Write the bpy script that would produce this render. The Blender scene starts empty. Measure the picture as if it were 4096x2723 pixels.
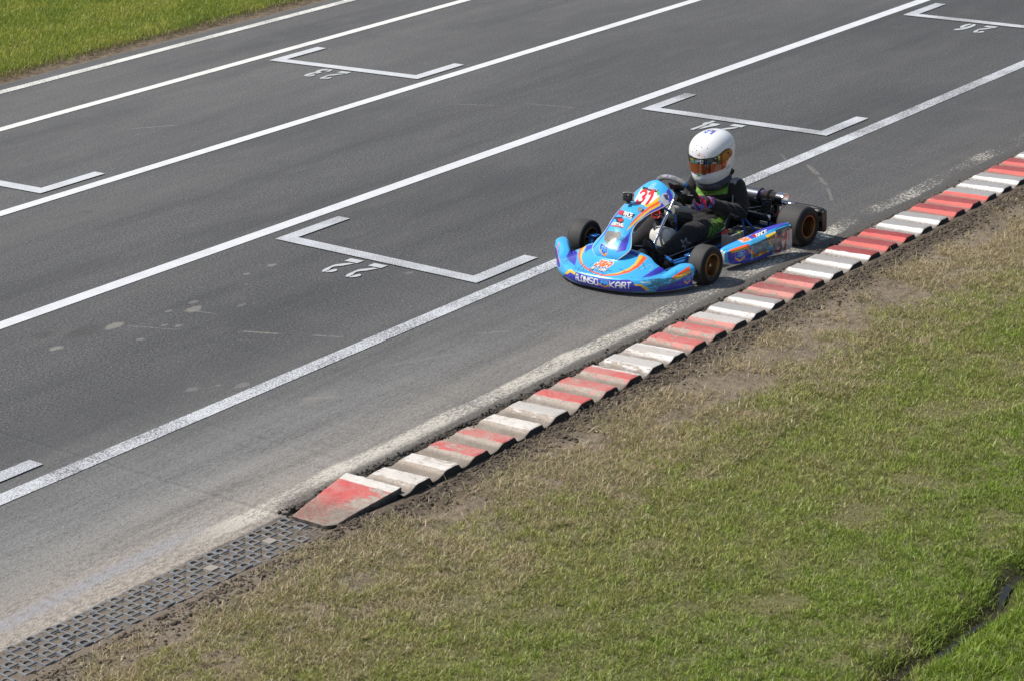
import bpy, bmesh, math, random
import numpy as np
from mathutils import Matrix, Vector
R = math.radians
rng = np.random.default_rng(7)
random.seed(7)
scene = bpy.context.scene
COL = scene.collection

# ------------------------------------------------------------------ camera, sky, sun, exposure
cd = bpy.data.cameras.new('camera'); cam = bpy.data.objects.new('camera', cd); COL.objects.link(cam)
cd.sensor_width = 36; cd.lens = 85.92; cd.clip_start = .1; cd.clip_end = 2000
cd.dof.use_dof = True; cd.dof.focus_distance = 16.6; cd.dof.aperture_fstop = 9
_r = Vector((.60989125, -.79182785, -.03226949)); _u = Vector((.27528937, .17350152, .94557548)); _f = Vector((.74313419, .58558165, -.32379885))
cam.matrix_world = Matrix(((_r.x, _u.x, -_f.x, -13.3608), (_r.y, _u.y, -_f.y, -8.4979), (_r.z, _u.z, -_f.z, 4.9), (0, 0, 0, 1)))
scene.camera = cam
SUN = Vector((-.40, .66, 1.0)).normalized()          # towards the sun
w = bpy.data.worlds.new('World'); scene.world = w; w.use_nodes = True
nt = w.node_tree; sky = nt.nodes.new('ShaderNodeTexSky'); sky.sky_type = 'NISHITA'; sky.sun_disc = False
sky.sun_elevation = math.asin(SUN.z); sky.sun_rotation = math.atan2(SUN.x, SUN.y); sky.air_density = 1.2; sky.dust_density = 2.0
nt.links.new(sky.outputs[0], nt.nodes['Background'].inputs[0]); nt.nodes['Background'].inputs[1].default_value = .088
sl = bpy.data.lights.new('sun', 'SUN'); sl.energy = 4.1; sl.angle = R(.6); sl.color = (1, .955, .89)
so = bpy.data.objects.new('sun', sl); COL.objects.link(so); so.rotation_euler = SUN.to_track_quat('Z', 'Y').to_euler()
scene.view_settings.view_transform = 'Standard'; scene.view_settings.look = 'None'
scene.view_settings.exposure = .2; scene.view_settings.gamma = 1
scene.cycles.max_bounces = 6

# ------------------------------------------------------------------ helpers
def link(o, parent=None):
    COL.objects.link(o)
    if parent is not None: o.parent = parent
    return o
def tag(o, label=None, cat=None, group=None, kind=None):
    if label: o['label'] = label
    if cat: o['category'] = cat
    if group: o['group'] = group
    if kind: o['kind'] = kind
    return o
def empty(name, loc=(0, 0, 0), rz=0):
    o = bpy.data.objects.new(name, None); o.empty_display_size = .1; o.location = loc; o.rotation_euler.z = rz; return link(o)
def mesh_from(name, V, F, m, parent=None, smooth=False, col=None, kind=None):
    V = np.asarray(V, dtype=np.float32); me = bpy.data.meshes.new(name)
    if isinstance(F, np.ndarray):
        n, k = F.shape; me.vertices.add(len(V)); me.vertices.foreach_set('co', V.ravel())
        me.loops.add(n*k); me.loops.foreach_set('vertex_index', F.astype(np.int32).ravel())
        me.polygons.add(n); me.polygons.foreach_set('loop_start', np.arange(0, n*k, k, dtype=np.int32))
        me.update(calc_edges=True)
    else:
        me.from_pydata([tuple(map(float, v)) for v in V], [], F); me.update()
    if col is not None:
        a = me.color_attributes.new('Col', 'FLOAT_COLOR', 'POINT'); c = np.ones((len(V), 4), np.float32); c[:, :col.shape[1]] = col
        a.data.foreach_set('color', c.ravel())
    ms = m if isinstance(m, (list, tuple)) else [m]
    for x in ms: me.materials.append(x)
    if smooth: me.polygons.foreach_set('use_smooth', np.ones(len(me.polygons), bool))
    o = link(bpy.data.objects.new(name, me), parent)
    if kind: o['kind'] = kind
    return o
def bm_obj(name, bm, m, parent=None, smooth=False, bevel=0, seg=2, auto=None):
    me = bpy.data.meshes.new(name); bm.normal_update(); bm.to_mesh(me); bm.free()
    for x in (m if isinstance(m, (list, tuple)) else [m]): me.materials.append(x)
    if smooth or bevel: me.polygons.foreach_set('use_smooth', np.ones(len(me.polygons), bool))
    o = link(bpy.data.objects.new(name, me), parent)
    if bevel:
        b = o.modifiers.new('b', 'BEVEL'); b.width = bevel; b.segments = seg; b.limit_method = 'ANGLE'; b.angle_limit = R(35); b.harden_normals = True
    return o
def grid_faces(nu, nv, wu=False, wv=False):
    iu = np.arange(nu if wu else nu-1); iv = np.arange(nv if wv else nv-1)
    a, b = np.meshgrid(iu, iv, indexing='ij'); a = a.ravel(); b = b.ravel(); a2 = (a+1) % nu; b2 = (b+1) % nv
    return np.stack([a*nv+b, a2*nv+b, a2*nv+b2, a*nv+b2], 1)
def cr(P, n):
    """Catmull-Rom resample of P (k,...) to n samples, uniform parameter"""
    P = np.asarray(P, float); k = len(P)
    Q = np.concatenate([[2*P[0]-P[1]], P, [2*P[-1]-P[-2]]]); t = np.linspace(0, k-1, n); i = np.minimum(t.astype(int), k-2); f = (t-i).reshape((-1,)+(1,)*(P.ndim-1))
    a, b, c, d = Q[i], Q[i+1], Q[i+2], Q[i+3]
    return .5*((2*b)+(-a+c)*f+(2*a-5*b+4*c-d)*f**2+(-a+3*b-3*c+d)*f**3)
def tube(pts, rad, n=12, res=0, caps=True, closed=False):
    """vertices, faces of a tube through pts; rad scalar or list"""
    P = np.asarray(pts, float); rad = np.broadcast_to(np.asarray(rad, float), (len(P),)).copy()
    if res: P = cr(P, res); rad = np.interp(np.linspace(0, 1, res), np.linspace(0, 1, len(rad)), rad)
    T = np.roll(P, -1, 0)-np.roll(P, 1, 0) if closed else np.gradient(P, axis=0)
    T /= np.linalg.norm(T, axis=1)[:, None]+1e-12
    up = np.array([0, 0, 1.]) if abs(T[0, 2]) < .9 else np.array([1., 0, 0])
    V = []; N = up
    for i in range(len(P)):
        N = N-T[i]*(N@T[i]); N /= np.linalg.norm(N)+1e-12; B = np.cross(T[i], N)
        a = np.linspace(0, 2*np.pi, n, endpoint=False)
        V.append(P[i]+rad[i]*(np.cos(a)[:, None]*N+np.sin(a)[:, None]*B))
    m = len(P); V = np.concatenate(V); F = [tuple(f) for f in grid_faces(m, n, wu=closed, wv=True)]
    if caps and not closed: F += [tuple(range(n))[::-1], tuple((m-1)*n+j for j in range(n))]
    return V, F
def merge(*parts):
    V = []; F = []; o = 0
    for v, f in parts:
        V.append(np.asarray(v, float)); F += [tuple(int(i)+o for i in q) for q in f]; o += len(v)
    return np.concatenate(V), F
def box(c, s, rot=None):
    v = np.array([[x, y, z] for x in (-.5, .5) for y in (-.5, .5) for z in (-.5, .5)])*np.array(s)
    if rot is not None: v = v@np.array(Matrix(rot).to_3x3()).T if not isinstance(rot, np.ndarray) else v@rot.T
    return v+np.array(c), [(0, 1, 3, 2), (4, 6, 7, 5), (0, 4, 5, 1), (2, 3, 7, 6), (0, 2, 6, 4), (1, 5, 7, 3)]
def cyl(a, b, r, n=20, r2=None): return tube([a, b], [r, r if r2 is None else r2], n)
def lathe(prof, axis='y', n=48, closed=False):
    """prof: (r, t) pairs; t along the axis"""
    pr = np.asarray(prof, float); a = np.linspace(0, 2*np.pi, n, endpoint=False)
    V = np.zeros((len(pr), n, 3)); c = np.cos(a)[None]*pr[:, :1]; s = np.sin(a)[None]*pr[:, :1]; t = np.repeat(pr[:, 1:], n, 1)
    if axis == 'y': V[..., 0], V[..., 2], V[..., 1] = c, s, t
    elif axis == 'x': V[..., 1], V[..., 2], V[..., 0] = c, s, t
    else: V[..., 0], V[..., 1], V[..., 2] = c, s, t
    return V.reshape(-1, 3), [tuple(f) for f in grid_faces(len(pr), n, wu=closed, wv=True)]
def part(name, vf, m, parent=None, smooth=True, bevel=0, auto=35):
    V, F = vf; o = mesh_from(name, V, F, m, parent, smooth=smooth)
    bm = bmesh.new(); bm.from_mesh(o.data); bmesh.ops.recalc_face_normals(bm, faces=bm.faces); bm.to_mesh(o.data); bm.free()
    if bevel:
        b = o.modifiers.new('b', 'BEVEL'); b.width = bevel; b.segments = 2; b.limit_method = 'ANGLE'; b.angle_limit = R(35)
    if smooth:
        o.data.set_sharp_from_angle(angle=R(auto))
    return o
def hashn(ix, iy, s=0):
    h = (ix.astype(np.int64)*374761393+iy.astype(np.int64)*668265263+s*1442695041) & 0xffffffff
    h = ((h ^ (h >> 13))*1274126177) & 0xffffffff
    return ((h ^ (h >> 16)) & 0xffff)/65535.
def vnoise(x, y, s=0):
    ix = np.floor(x); iy = np.floor(y); fx = x-ix; fy = y-iy; fx = fx*fx*(3-2*fx); fy = fy*fy*(3-2*fy)
    a = hashn(ix, iy, s); b = hashn(ix+1, iy, s); c = hashn(ix, iy+1, s); d = hashn(ix+1, iy+1, s)
    return a*(1-fx)*(1-fy)+b*fx*(1-fy)+c*(1-fx)*fy+d*fx*fy
def fbm(x, y, o=4, s=0):
    v = 0; a = .5
    for i in range(o): v = v+a*vnoise(x, y, s+i*17); x = x*2.03+3.1; y = y*2.03+1.7; a *= .5
    return v/(1-.5**o)
def sstep(a, b, x): t = np.clip((x-a)/(b-a), 0, 1); return t*t*(3-2*t)

# ------------------------------------------------------------------ node helpers
def pal(f, stops):
    f = np.clip(f, 0, 1)*(len(stops)-1); i = np.minimum(f.astype(int), len(stops)-2); s = np.asarray(stops); return s[i]*(1-(f-i))[:, None]+s[i+1]*(f-i)[:, None]
class NT:
    def __init__(s, name):
        s.m = bpy.data.materials.new(name); s.m.use_nodes = True; s.t = s.m.node_tree; s.n = s.t.nodes; s.l = s.t.links
        s.b = s.n['Principled BSDF']; s.tc = s.n.new('ShaderNodeTexCoord')
    def set(s, k, v):
        if hasattr(v, 'is_linked') or isinstance(v, bpy.types.NodeSocket): s.l.new(v, s.b.inputs[k])
        else: s.b.inputs[k].default_value = v
    def inp(s, node, k, v):
        if isinstance(v, bpy.types.NodeSocket): s.l.new(v, node.inputs[k])
        elif isinstance(v, tuple) and len(v) == 3 and node.inputs[k].type == 'RGBA': node.inputs[k].default_value = (*v, 1)
        else: node.inputs[k].default_value = v
    def coord(s, scale=(1, 1, 1), loc=(0, 0, 0), rot=(0, 0, 0)):
        m = s.n.new('ShaderNodeMapping'); s.l.new(s.tc.outputs['Object'], m.inputs[0]); m.inputs['Scale'].default_value = scale; m.inputs['Location'].default_value = loc; m.inputs['Rotation'].default_value = rot
        return m.outputs[0]
    def noise(s, scale, detail=2, rough=.5, vec=None, dist=0):
        n = s.n.new('ShaderNodeTexNoise'); n.inputs['Scale'].default_value = scale; n.inputs['Detail'].default_value = detail; n.inputs['Roughness'].default_value = rough; n.inputs['Distortion'].default_value = dist
        s.l.new(vec if vec is not None else s.tc.outputs['Object'], n.inputs['Vector']); return n.outputs['Fac']
    def voro(s, scale, vec=None, out='Distance'):
        n = s.n.new('ShaderNodeTexVoronoi'); n.inputs['Scale'].default_value = scale
        s.l.new(vec if vec is not None else s.tc.outputs['Object'], n.inputs['Vector']); return n.outputs[out]
    def math(s, op, a, b=0, c=0, clamp=False):
        n = s.n.new('ShaderNodeMath'); n.operation = op; n.use_clamp = clamp
        s.inp(n, 0, a); s.inp(n, 1, b); s.inp(n, 2, c); return n.outputs[0]
    def ramp(s, v, lo, hi, a=0., b=1.):
        n = s.n.new('ShaderNodeMapRange'); n.interpolation_type = 'SMOOTHSTEP'; s.inp(n, 0, v); s.inp(n, 1, lo); s.inp(n, 2, hi); s.inp(n, 3, a); s.inp(n, 4, b); return n.outputs[0]
    def mix(s, f, a, b, mode='MIX'):
        n = s.n.new('ShaderNodeMix'); n.data_type = 'RGBA'; n.blend_type = mode
        s.inp(n, 0, f); s.inp(n, 6, a); s.inp(n, 7, b); return n.outputs[2]
    def xyz(s):
        n = s.n.new('ShaderNodeSeparateXYZ'); s.l.new(s.tc.outputs['Object'], n.inputs[0]); return n.outputs
    def attr(s, name='Col'):
        n = s.n.new('ShaderNodeAttribute'); n.attribute_name = name; return n.outputs
    def bump(s, h, strength=.3, dist=.01):
        n = s.n.new('ShaderNodeBump'); n.inputs['Strength'].default_value = strength; n.inputs['Distance'].default_value = dist; s.l.new(h, n.inputs['Height']); s.l.new(n.outputs[0], s.b.inputs['Normal'])
def simple(name, c, rough=.5, metal=0, coat=0, bump=0, bs=60, var=.12, spec=.5):
    t = NT(name); f = t.noise(bs*.35, 4)
    t.set('Base Color', t.mix(f, tuple(x*(1-var) for x in c), tuple(min(1, x*(1+var)) for x in c)))
    t.set('Roughness', t.ramp(t.noise(bs*.6, 3), .3, .7, max(.02, rough-.06), rough+.06)); t.set('Metallic', metal); t.set('Coat Weight', coat); t.set('Coat Roughness', .06); t.set('Specular IOR Level', spec)
    if bump: t.bump(t.noise(bs, 4), bump, .004)
    return t.m
def colmat(name, rough=.3, coat=.0, dirt=.0, bump=0, bs=120):
    t = NT(name); c = t.attr()['Color']
    if dirt: c = t.mix(t.ramp(t.noise(14, 6, .65), .55, .8, 0, dirt), c, (.10, .085, .07))
    t.set('Base Color', c); t.set('Roughness', t.ramp(t.noise(30, 4), .35, .7, rough-.05, rough+.08)); t.set('Coat Weight', coat); t.set('Coat Roughness', .05)
    if bump: t.bump(t.noise(bs, 4), bump, .004)
    return t.m
M = {}

# ------------------------------------------------------------------ stroke lettering (for painted marks)
GL = {
 'A': [[(0,0),(0,4),(1,6),(3,6),(4,4),(4,0)],[(0,2.6),(4,2.6)]], 'B': [[(0,0),(0,6),(3,6),(4,5),(3,3.2),(4,1),(3,0),(0,0)],[(0,3.2),(3,3.2)]],
 'C': [[(4,6),(1,6),(0,5),(0,1),(1,0),(4,0)]], 'D': [[(0,0),(0,6),(3,6),(4,5),(4,1),(3,0),(0,0)]], 'E': [[(4,6),(0,6),(0,0),(4,0)],[(0,3),(3.4,3)]],
 'F': [[(4,6),(0,6),(0,0)],[(0,3),(3.3,3)]], 'G': [[(4,6),(1,6),(0,5),(0,1),(1,0),(4,0),(4,3),(2.4,3)]], 'H': [[(0,0),(0,6)],[(4,0),(4,6)],[(0,3),(4,3)]],
 'I': [[(.9,0),(.9,6)]], 'J': [[(1.2,6),(4,6)],[(3,6),(3,1),(2,0),(.4,0),(0,1.6)]], 'K': [[(0,0),(0,6)],[(4,6),(.6,3),(4,0)]], 'L': [[(0,6),(0,0),(4,0)]],
 'M': [[(0,0),(0,6),(2,3),(4,6),(4,0)]], 'N': [[(0,0),(0,6),(4,0),(4,6)]], 'O': [[(1,0),(0,1),(0,5),(1,6),(3,6),(4,5),(4,1),(3,0),(1,0)]],
 'P': [[(0,0),(0,6),(3.4,6),(4,5),(4,4),(3.4,3),(0,3)]], 'R': [[(0,0),(0,6),(3.4,6),(4,5),(4,4),(3.4,3),(0,3)],[(2,3),(4,0)]],
 'S': [[(4,6),(1,6),(0,5),(0,4),(1,3.1),(3,2.9),(4,2),(4,1),(3,0),(0,0)]], 'T': [[(0,6),(4,6)],[(2,6),(2,0)]], 'U': [[(0,6),(0,1),(1,0),(3,0),(4,1),(4,6)]],
 'V': [[(0,6),(2,0),(4,6)]], 'X': [[(0,0),(4,6)],[(0,6),(4,0)]], 'Y': [[(0,6),(2,3),(4,6)],[(2,3),(2,0)]],
 '1': [[(.6,4.6),(2.6,6),(2.2,0)]], '3': [[(0,5.2),(1,6),(3.4,6),(4,5),(4,4),(2.6,3.1),(4,2.2),(4,1),(3.2,0),(.8,0),(0,1)]],
 '&': [[(4,0),(1,4.4),(1.4,6),(2.6,6),(3,4.8),(0,1.6),(1,0),(2.6,0),(4,2)]], ' ': [], '-': [[(.6,3),(3.4,3)]],
}
def seg_dist(U, V, p, q):
    px, py = p; dx, dy = q[0]-px, q[1]-py; L = dx*dx+dy*dy+1e-12
    t = np.clip(((U-px)*dx+(V-py)*dy)/L, 0, 1); return np.hypot(U-px-t*dx, V-py-t*dy)
def text_mask(U, V, s, u0, v0, h, wt=.16, wid=.62, gap=.3, slant=0):
    """mask of lettering; (u0,v0) lower left, h letter height"""
    out = np.zeros(U.shape, bool); k = h/6; cw = h*wid/4
    u = U-slant*(V-v0); x = u0
    for ch in s:
        for pl in GL.get(ch, []):
            for p, q in zip(pl[:-1], pl[1:]): out |= seg_dist(u, V, (x+p[0]*cw, v0+p[1]*k), (x+q[0]*cw, v0+q[1]*k)) < h*wt/2
        x += h*(wid+gap)*(.6 if ch == 'I' else 1)
    return out
def text_len(s, h, wid=.62, gap=.3): return sum(h*(wid+gap)*(.6 if c == 'I' else 1) for c in s)-h*gap
def poly_mask(U, V, P):
    P = np.asarray(P, float); c = np.zeros(U.shape, bool); n = len(P); j = n-1
    for i in range(n):
        xi, yi = P[i]; xj, yj = P[j]
        with np.errstate(divide='ignore', invalid='ignore'):
            c ^= ((yi > V) != (yj > V)) & (U < (xj-xi)*(V-yi)/(yj-yi+1e-15)+xi)
        j = i
    return c
def line_mask(U, V, P, wd):
    m = np.zeros(U.shape, bool)
    for p, q in zip(P[:-1], P[1:]): m |= seg_dist(U, V, p, q) < wd/2
    return m

# ------------------------------------------------------------------ road
XE = -4.95                                           # where the kerb starts
def asphalt_material(name='asphalt', dust=True, paint=None):
    t = NT(name); X, Y, Zz = t.xyz()
    fine = t.noise(170, 3, .6); agg = t.voro(95); speck = t.voro(60, out='Color')
    big = t.noise(.55, 4, .55, t.coord((.45, 1, 1))); mid = t.noise(5, 5, .6, t.coord((.35, 1, 1)))
    c = t.mix(t.ramp(fine, .30, .72), (.0345, .0358, .0375), (.120, .1215, .124))
    g1 = t.noise(62, 3, .8); g2 = t.noise(30, 3, .75)
    c = t.mix(t.ramp(g1, .38, .68, .0, .6), c, (.20, .195, .19)); c = t.mix(t.ramp(g1, .50, .32, 0, .8), c, (.024, .0245, .027)); c = t.mix(t.ramp(g2, .46, .30, 0, .55), c, (.045, .046, .048))
    c = t.mix(t.ramp(agg, .05, .22, .55, 0), c, (.20, .195, .19))
    c = t.mix(t.ramp(big, .35, .65, 0, .50), c, (.056, .057, .059)); strk = t.noise(1.1, 5, .6, t.coord((.12, 1.6, 1))); c = t.mix(t.ramp(strk, .48, .70, 0, .45), c, (.044, .045, .047)); c = t.mix(t.ramp(strk, .46, .28, 0, .30), c, (.138, .132, .122))
    c = t.mix(t.ramp(mid, .45, .75, 0, .18), c, (.16, .155, .145))
    # bright stone chips
    sc = t.n.new('ShaderNodeSeparateColor'); t.l.new(speck, sc.inputs[0]); chip = t.math('MULTIPLY', t.ramp(sc.outputs[0], .93, .95), t.ramp(t.voro(60), .30, .18))
    c = t.mix(t.math('MULTIPLY', chip, .55), c, (.42, .40, .37))
    if dust:
        # dust carried off the verge: strongest by the kerb and towards the end of the kerb
        gx = t.ramp(X, 2.2, -6.2, .16, 1); gy = t.ramp(Y, 2.0, -.25)
        st = t.noise(3.2, 6, .7, t.coord((.16, 1.5, 1), rot=(0, 0, R(-7)))); sp = t.noise(42, 4, .75, t.coord((.6, 1, 1)))
        dm = t.math('MULTIPLY', t.math('MULTIPLY', gx, gy), t.ramp(t.math('ADD', t.math('MULTIPLY', st, .6), t.math('MULTIPLY', sp, .5)), .36, .68, .42, 1.25), clamp=True)
        dm = t.math('MULTIPLY', dm, t.ramp(g1, .25, .6, .55, 1)); c = t.mix(t.math('MULTIPLY', dm, .80), c, t.mix(t.ramp(Y, .6, -.1), (.36, .35, .33), (.42, .385, .335)))
        edge = t.math('MULTIPLY', t.ramp(Y, .22, -.30), t.ramp(X, -3.2, -6.0)); c = t.mix(t.math('MULTIPLY', edge, .85), c, t.mix(t.ramp(sp, .35, .65), (.27, .23, .19), (.56, .49, .41)))
        # worn edge line of old white paint along the kerb, curving off to the left
        wob = t.math('MULTIPLY', t.math('SUBTRACT', t.noise(1.1, 2, .5, t.coord((1, 0, 0))), .5), .14)
        yc = t.math('ADD', t.math('MULTIPLY', t.math('SUBTRACT', X, 1.0), .012), t.math('ADD', wob, -.105))
        d = t.math('ABSOLUTE', t.math('SUBTRACT', Y, yc)); band = t.ramp(d, .088, .050)
        wear = t.noise(48, 5, .9, t.coord((.6, 1.2, 1))); wl = t.noise(1.7, 3, .5)
        pm = t.math('MULTIPLY', band, t.ramp(t.math('ADD', wear, t.math('MULTIPLY', t.math('SUBTRACT', wl, t.ramp(X, -3.0, 1.0, .42, .66)), .42)), .475, .53)); pm = t.math('MULTIPLY', pm, t.ramp(X, -5.6, -5.0, .0, .9))
        c = t.mix(pm, c, (.70, .65, .55))
        # the dark crumbled rim next to the kerb
        rim = t.math('MULTIPLY', t.ramp(Y, -.17, -.25), t.ramp(X, -5.0, -4.8)); c = t.mix(t.math('MULTIPLY', rim, .75), c, t.mix(t.ramp(wear, .4, .6), (.055, .050, .045), (.17, .15, .125)))
        # old bluish line at far left near edge
        d2 = t.ramp(t.math('ABSOLUTE', t.math('SUBTRACT', Y, t.math('ADD', -.105, t.math('MULTIPLY', t.math('ADD', X, 6.0), .03)))), .10, .01)
        c = t.mix(t.math('MULTIPLY', t.math('MULTIPLY', d2, t.ramp(X, -5.0, -5.7)), t.ramp(sp, .35, .6, .25, .7)), c, (.36, .37, .40))
        # dirt by the far grass
        fe = t.math('MULTIPLY', t.ramp(Y, 8.72, 8.82), t.ramp(t.noise(9, 4, .7), .35, .55)); c = t.mix(t.math('MULTIPLY', fe, .8), c, (.16, .13, .09))
        # dried mud splashes thrown on the lane
        for (x0, y0, rx, ry, k) in SPOTS:
            dx = t.math('DIVIDE', t.math('SUBTRACT', X, x0), rx); dy = t.math('DIVIDE', t.math('SUBTRACT', Y, y0), ry)
            dd = t.math('SQRT', t.math('ADD', t.math('MULTIPLY', dx, dx), t.math('MULTIPLY', dy, dy)))
            dd = t.math('ADD', dd, t.math('ADD', t.math('MULTIPLY', t.math('SUBTRACT', wear, .5), 2.6), t.math('MULTIPLY', t.math('SUBTRACT', mid, .5), 3.0)))
            c = t.mix(t.math('MULTIPLY', t.ramp(dd, 1.05, .75), k), c, (.25, .235, .21))
        for (x0, y0, rx, ry) in DARKS:
            dx = t.math('DIVIDE', t.math('SUBTRACT', X, x0), rx); dy = t.math('DIVIDE', t.math('SUBTRACT', Y, y0), ry)
            dd = t.math('ADD', t.math('SQRT', t.math('ADD', t.math('MULTIPLY', dx, dx), t.math('MULTIPLY', dy, dy))), t.math('MULTIPLY', t.math('SUBTRACT', mid, .5), 1.5))
            c = t.mix(t.math('MULTIPLY', t.ramp(dd, 1.1, .4), .35), c, (.055, .050, .040))
        # long thin scrapes
        for (xa, ya, xb, yb, wd, k) in SCRAPES:
            L2 = (xb-xa)**2+(yb-ya)**2; L = math.sqrt(L2); ux, uy = (xb-xa)/L, (yb-ya)/L
            a = t.math('ADD', t.math('MULTIPLY', t.math('SUBTRACT', X, xa), ux), t.math('MULTIPLY', t.math('SUBTRACT', Y, ya), uy))
            b = t.math('ADD', t.math('MULTIPLY', t.math('SUBTRACT', X, xa), -uy), t.math('MULTIPLY', t.math('SUBTRACT', Y, ya), ux))
            b = t.math('ABSOLUTE', t.math('ADD', b, t.math('MULTIPLY', t.math('SUBTRACT', mid, .5), wd*1.5)))
            m_ = t.math('MULTIPLY', t.ramp(b, wd, wd*.3), t.math('MULTIPLY', t.ramp(a, 0, L*.25), t.ramp(a, L, L*.8)))
            c = t.mix(t.math('MULTIPLY', m_, t.math('MULTIPLY', t.ramp(wear, .38, .6), k)), c, (.33, .30, .26))
    if paint:
        cov, tint, cw = paint
        cover = t.ramp(t.math('ADD', t.noise(125, 4, .75), t.math('MULTIPLY', t.math('SUBTRACT', t.noise(2.2, 4), .5), .30)), cov-.06, cov+.12, .0, .95)
        pc = t.mix(t.ramp(t.noise(7, 5), .3, .8), tint, tuple(x*.88 for x in tint))
        c = t.mix(cover, c, pc)
    t.set('Base Color', c); t.set('Roughness', .86); t.set('Specular IOR Level', .35)
    t.bump(t.math('ADD', t.math('MULTIPLY', agg, .9), fine), .55, .004)
    return t.m
# (x, y, half length, half width, strength) of mud spots and scrapes, in metres on the track
SPOTS = [(-3.24, 2.70, .075, .045, .75), (-2.73, 2.51, .06, .04, .65), (-3.03, 2.35, .035, .03, .6), (-3.76, 2.70, .045, .03, .75), (-1.74, 2.74, .05, .035, .7), (-1.98, 2.75, .035, .025, .6), (-2.15, 2.59, .022, .016, .5),
         (-3.83, 1.44, .06, .05, .5), (-3.70, 1.35, .04, .035, .5), (-3.61, 1.23, .055, .03, .5), (-3.07, 2.44, .03, .02, .5), (-3.35, 2.37, .028, .02, .6), (-1.37, 1.81, .05, .03, .45), (-2.62, 2.62, .03, .02, .5), (-2.85, 2.62, .03, .02, .5), (-2.50, 2.30, .04, .02, .4), (-3.55, .70, .16, .05, .45), (-3.1, .45, .12, .04, .35)]
SCRAPES = [(-2.90, 1.96, -2.79, 1.66, .018, .85), (-2.72, 1.52, -2.62, 1.28, .012, .8), (-3.22, 2.68, -3.08, 2.28, .010, .6), (-2.77, 2.55, -2.72, 2.30, .012, .6), (-3.63, .80, -3.44, .58, .03, .5), (-2.15, .66, -1.96, .46, .012, .7), (-2.95, .75, -2.45, .50, .035, .35),
           (2.44, 1.00, 2.18, .73, .028, .75), (2.18, .73, 1.96, .53, .022, .65), (1.96, .53, 1.60, .27, .016, .7), (2.60, 1.34, 2.44, 1.18, .014, .5), (2.49, .65, 2.51, .50, .010, .4), (.50, 6.49, .85, 6.20, .012, .7), (2.59, 4.68, 2.77, 4.24, .012, .6), (2.93, 4.16, 3.03, 3.60, .012, .55)]
DARKS = [(-3.45, 2.80, .20, .10), (-3.62, 2.95, .12, .07), (-1.47, 4.86, .07, .05), (-3.02, 2.22, .05, .04)]
M['asphalt'] = asphalt_material()
# near edge of the track is irregular
xs = np.concatenate([np.arange(-80, -9, 2.), np.arange(-9, 9, .03), np.arange(9, 160, 3.)])
edge = np.where(xs < XE, -.335, np.where(xs > -4.2, -.285, -.30))+(fbm(xs*6, xs*0, 4, 3)-.5)*.055*(np.abs(xs) < 9)
edge = np.where(xs < XE-.02, -.328+(fbm(xs*9, xs*0, 3, 5)-.5)*.025, edge)
fe = 8.80+(fbm(xs*1.5, xs*0, 3, 8)-.5)*.10
n = len(xs); ys_in = [0, .25, 1]
V = []; 
for x, e, f in zip(xs, edge, fe): V += [(x, e, -.10), (x, e-.004, -.012), (x, e+.012, 0), (x, 4, 0), (x, f, 0), (x, f+.01, -.05)]
road = mesh_from('road', V, grid_faces(n, 6), M['asphalt'], kind='structure')

# painted lines, flush sheets 4 mm up
LP = {'A': (.52, (.76, .75, .70)), 'B': (.40, (.78, .77, .73)), 'C': (.33, (.70, .71, .71)), 'D': (.36, (.66, .675, .69)), 'E': (.50, (.62, .64, .665))}
def flat_strip(name, x0, x1, y, wd, m, z=.004, sl=0):
    nn = int((min(x1, 12)-max(x0, -12))/.2)+2; X_ = np.linspace(x0, x1, nn); a = (fbm(X_*8, X_*0+y, 3)-.5)*.008; b = (fbm(X_*8, X_*0+y+9, 3)-.5)*.008
    V = []
    for x, p, q_ in zip(X_, a, b): V += [(x, y+sl*x-wd/2+p, z), (x, y+sl*x+wd/2+q_, z)]
    return mesh_from(name, V, grid_faces(nn, 2), m, kind='structure')
paintm = {}
for k, y, wd, sl_ in (('A', 8.520, .112, .006), ('B', 7.430, .108, .006), ('C', 5.378, .113, -.005), ('D', 3.326, .124, -.0031), ('E', 1.100, .122, .0038)):
    cov, tint = LP[k]; paintm[k] = asphalt_material('line_paint_'+k, False, ({'A': .40, 'B': .32, 'C': .27, 'D': .30, 'E': .435}[k], tint, 1))
    flat_strip('lane_line', -40, 90, y, wd, paintm[k], sl=sl_)
paintm['box'] = asphalt_material('box_paint', False, (.34, (.60, .62, .64), 1)); paintm['box_worn'] = asphalt_material('worn_box_paint', False, (.43, (.60, .62, .65), 1))
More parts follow.
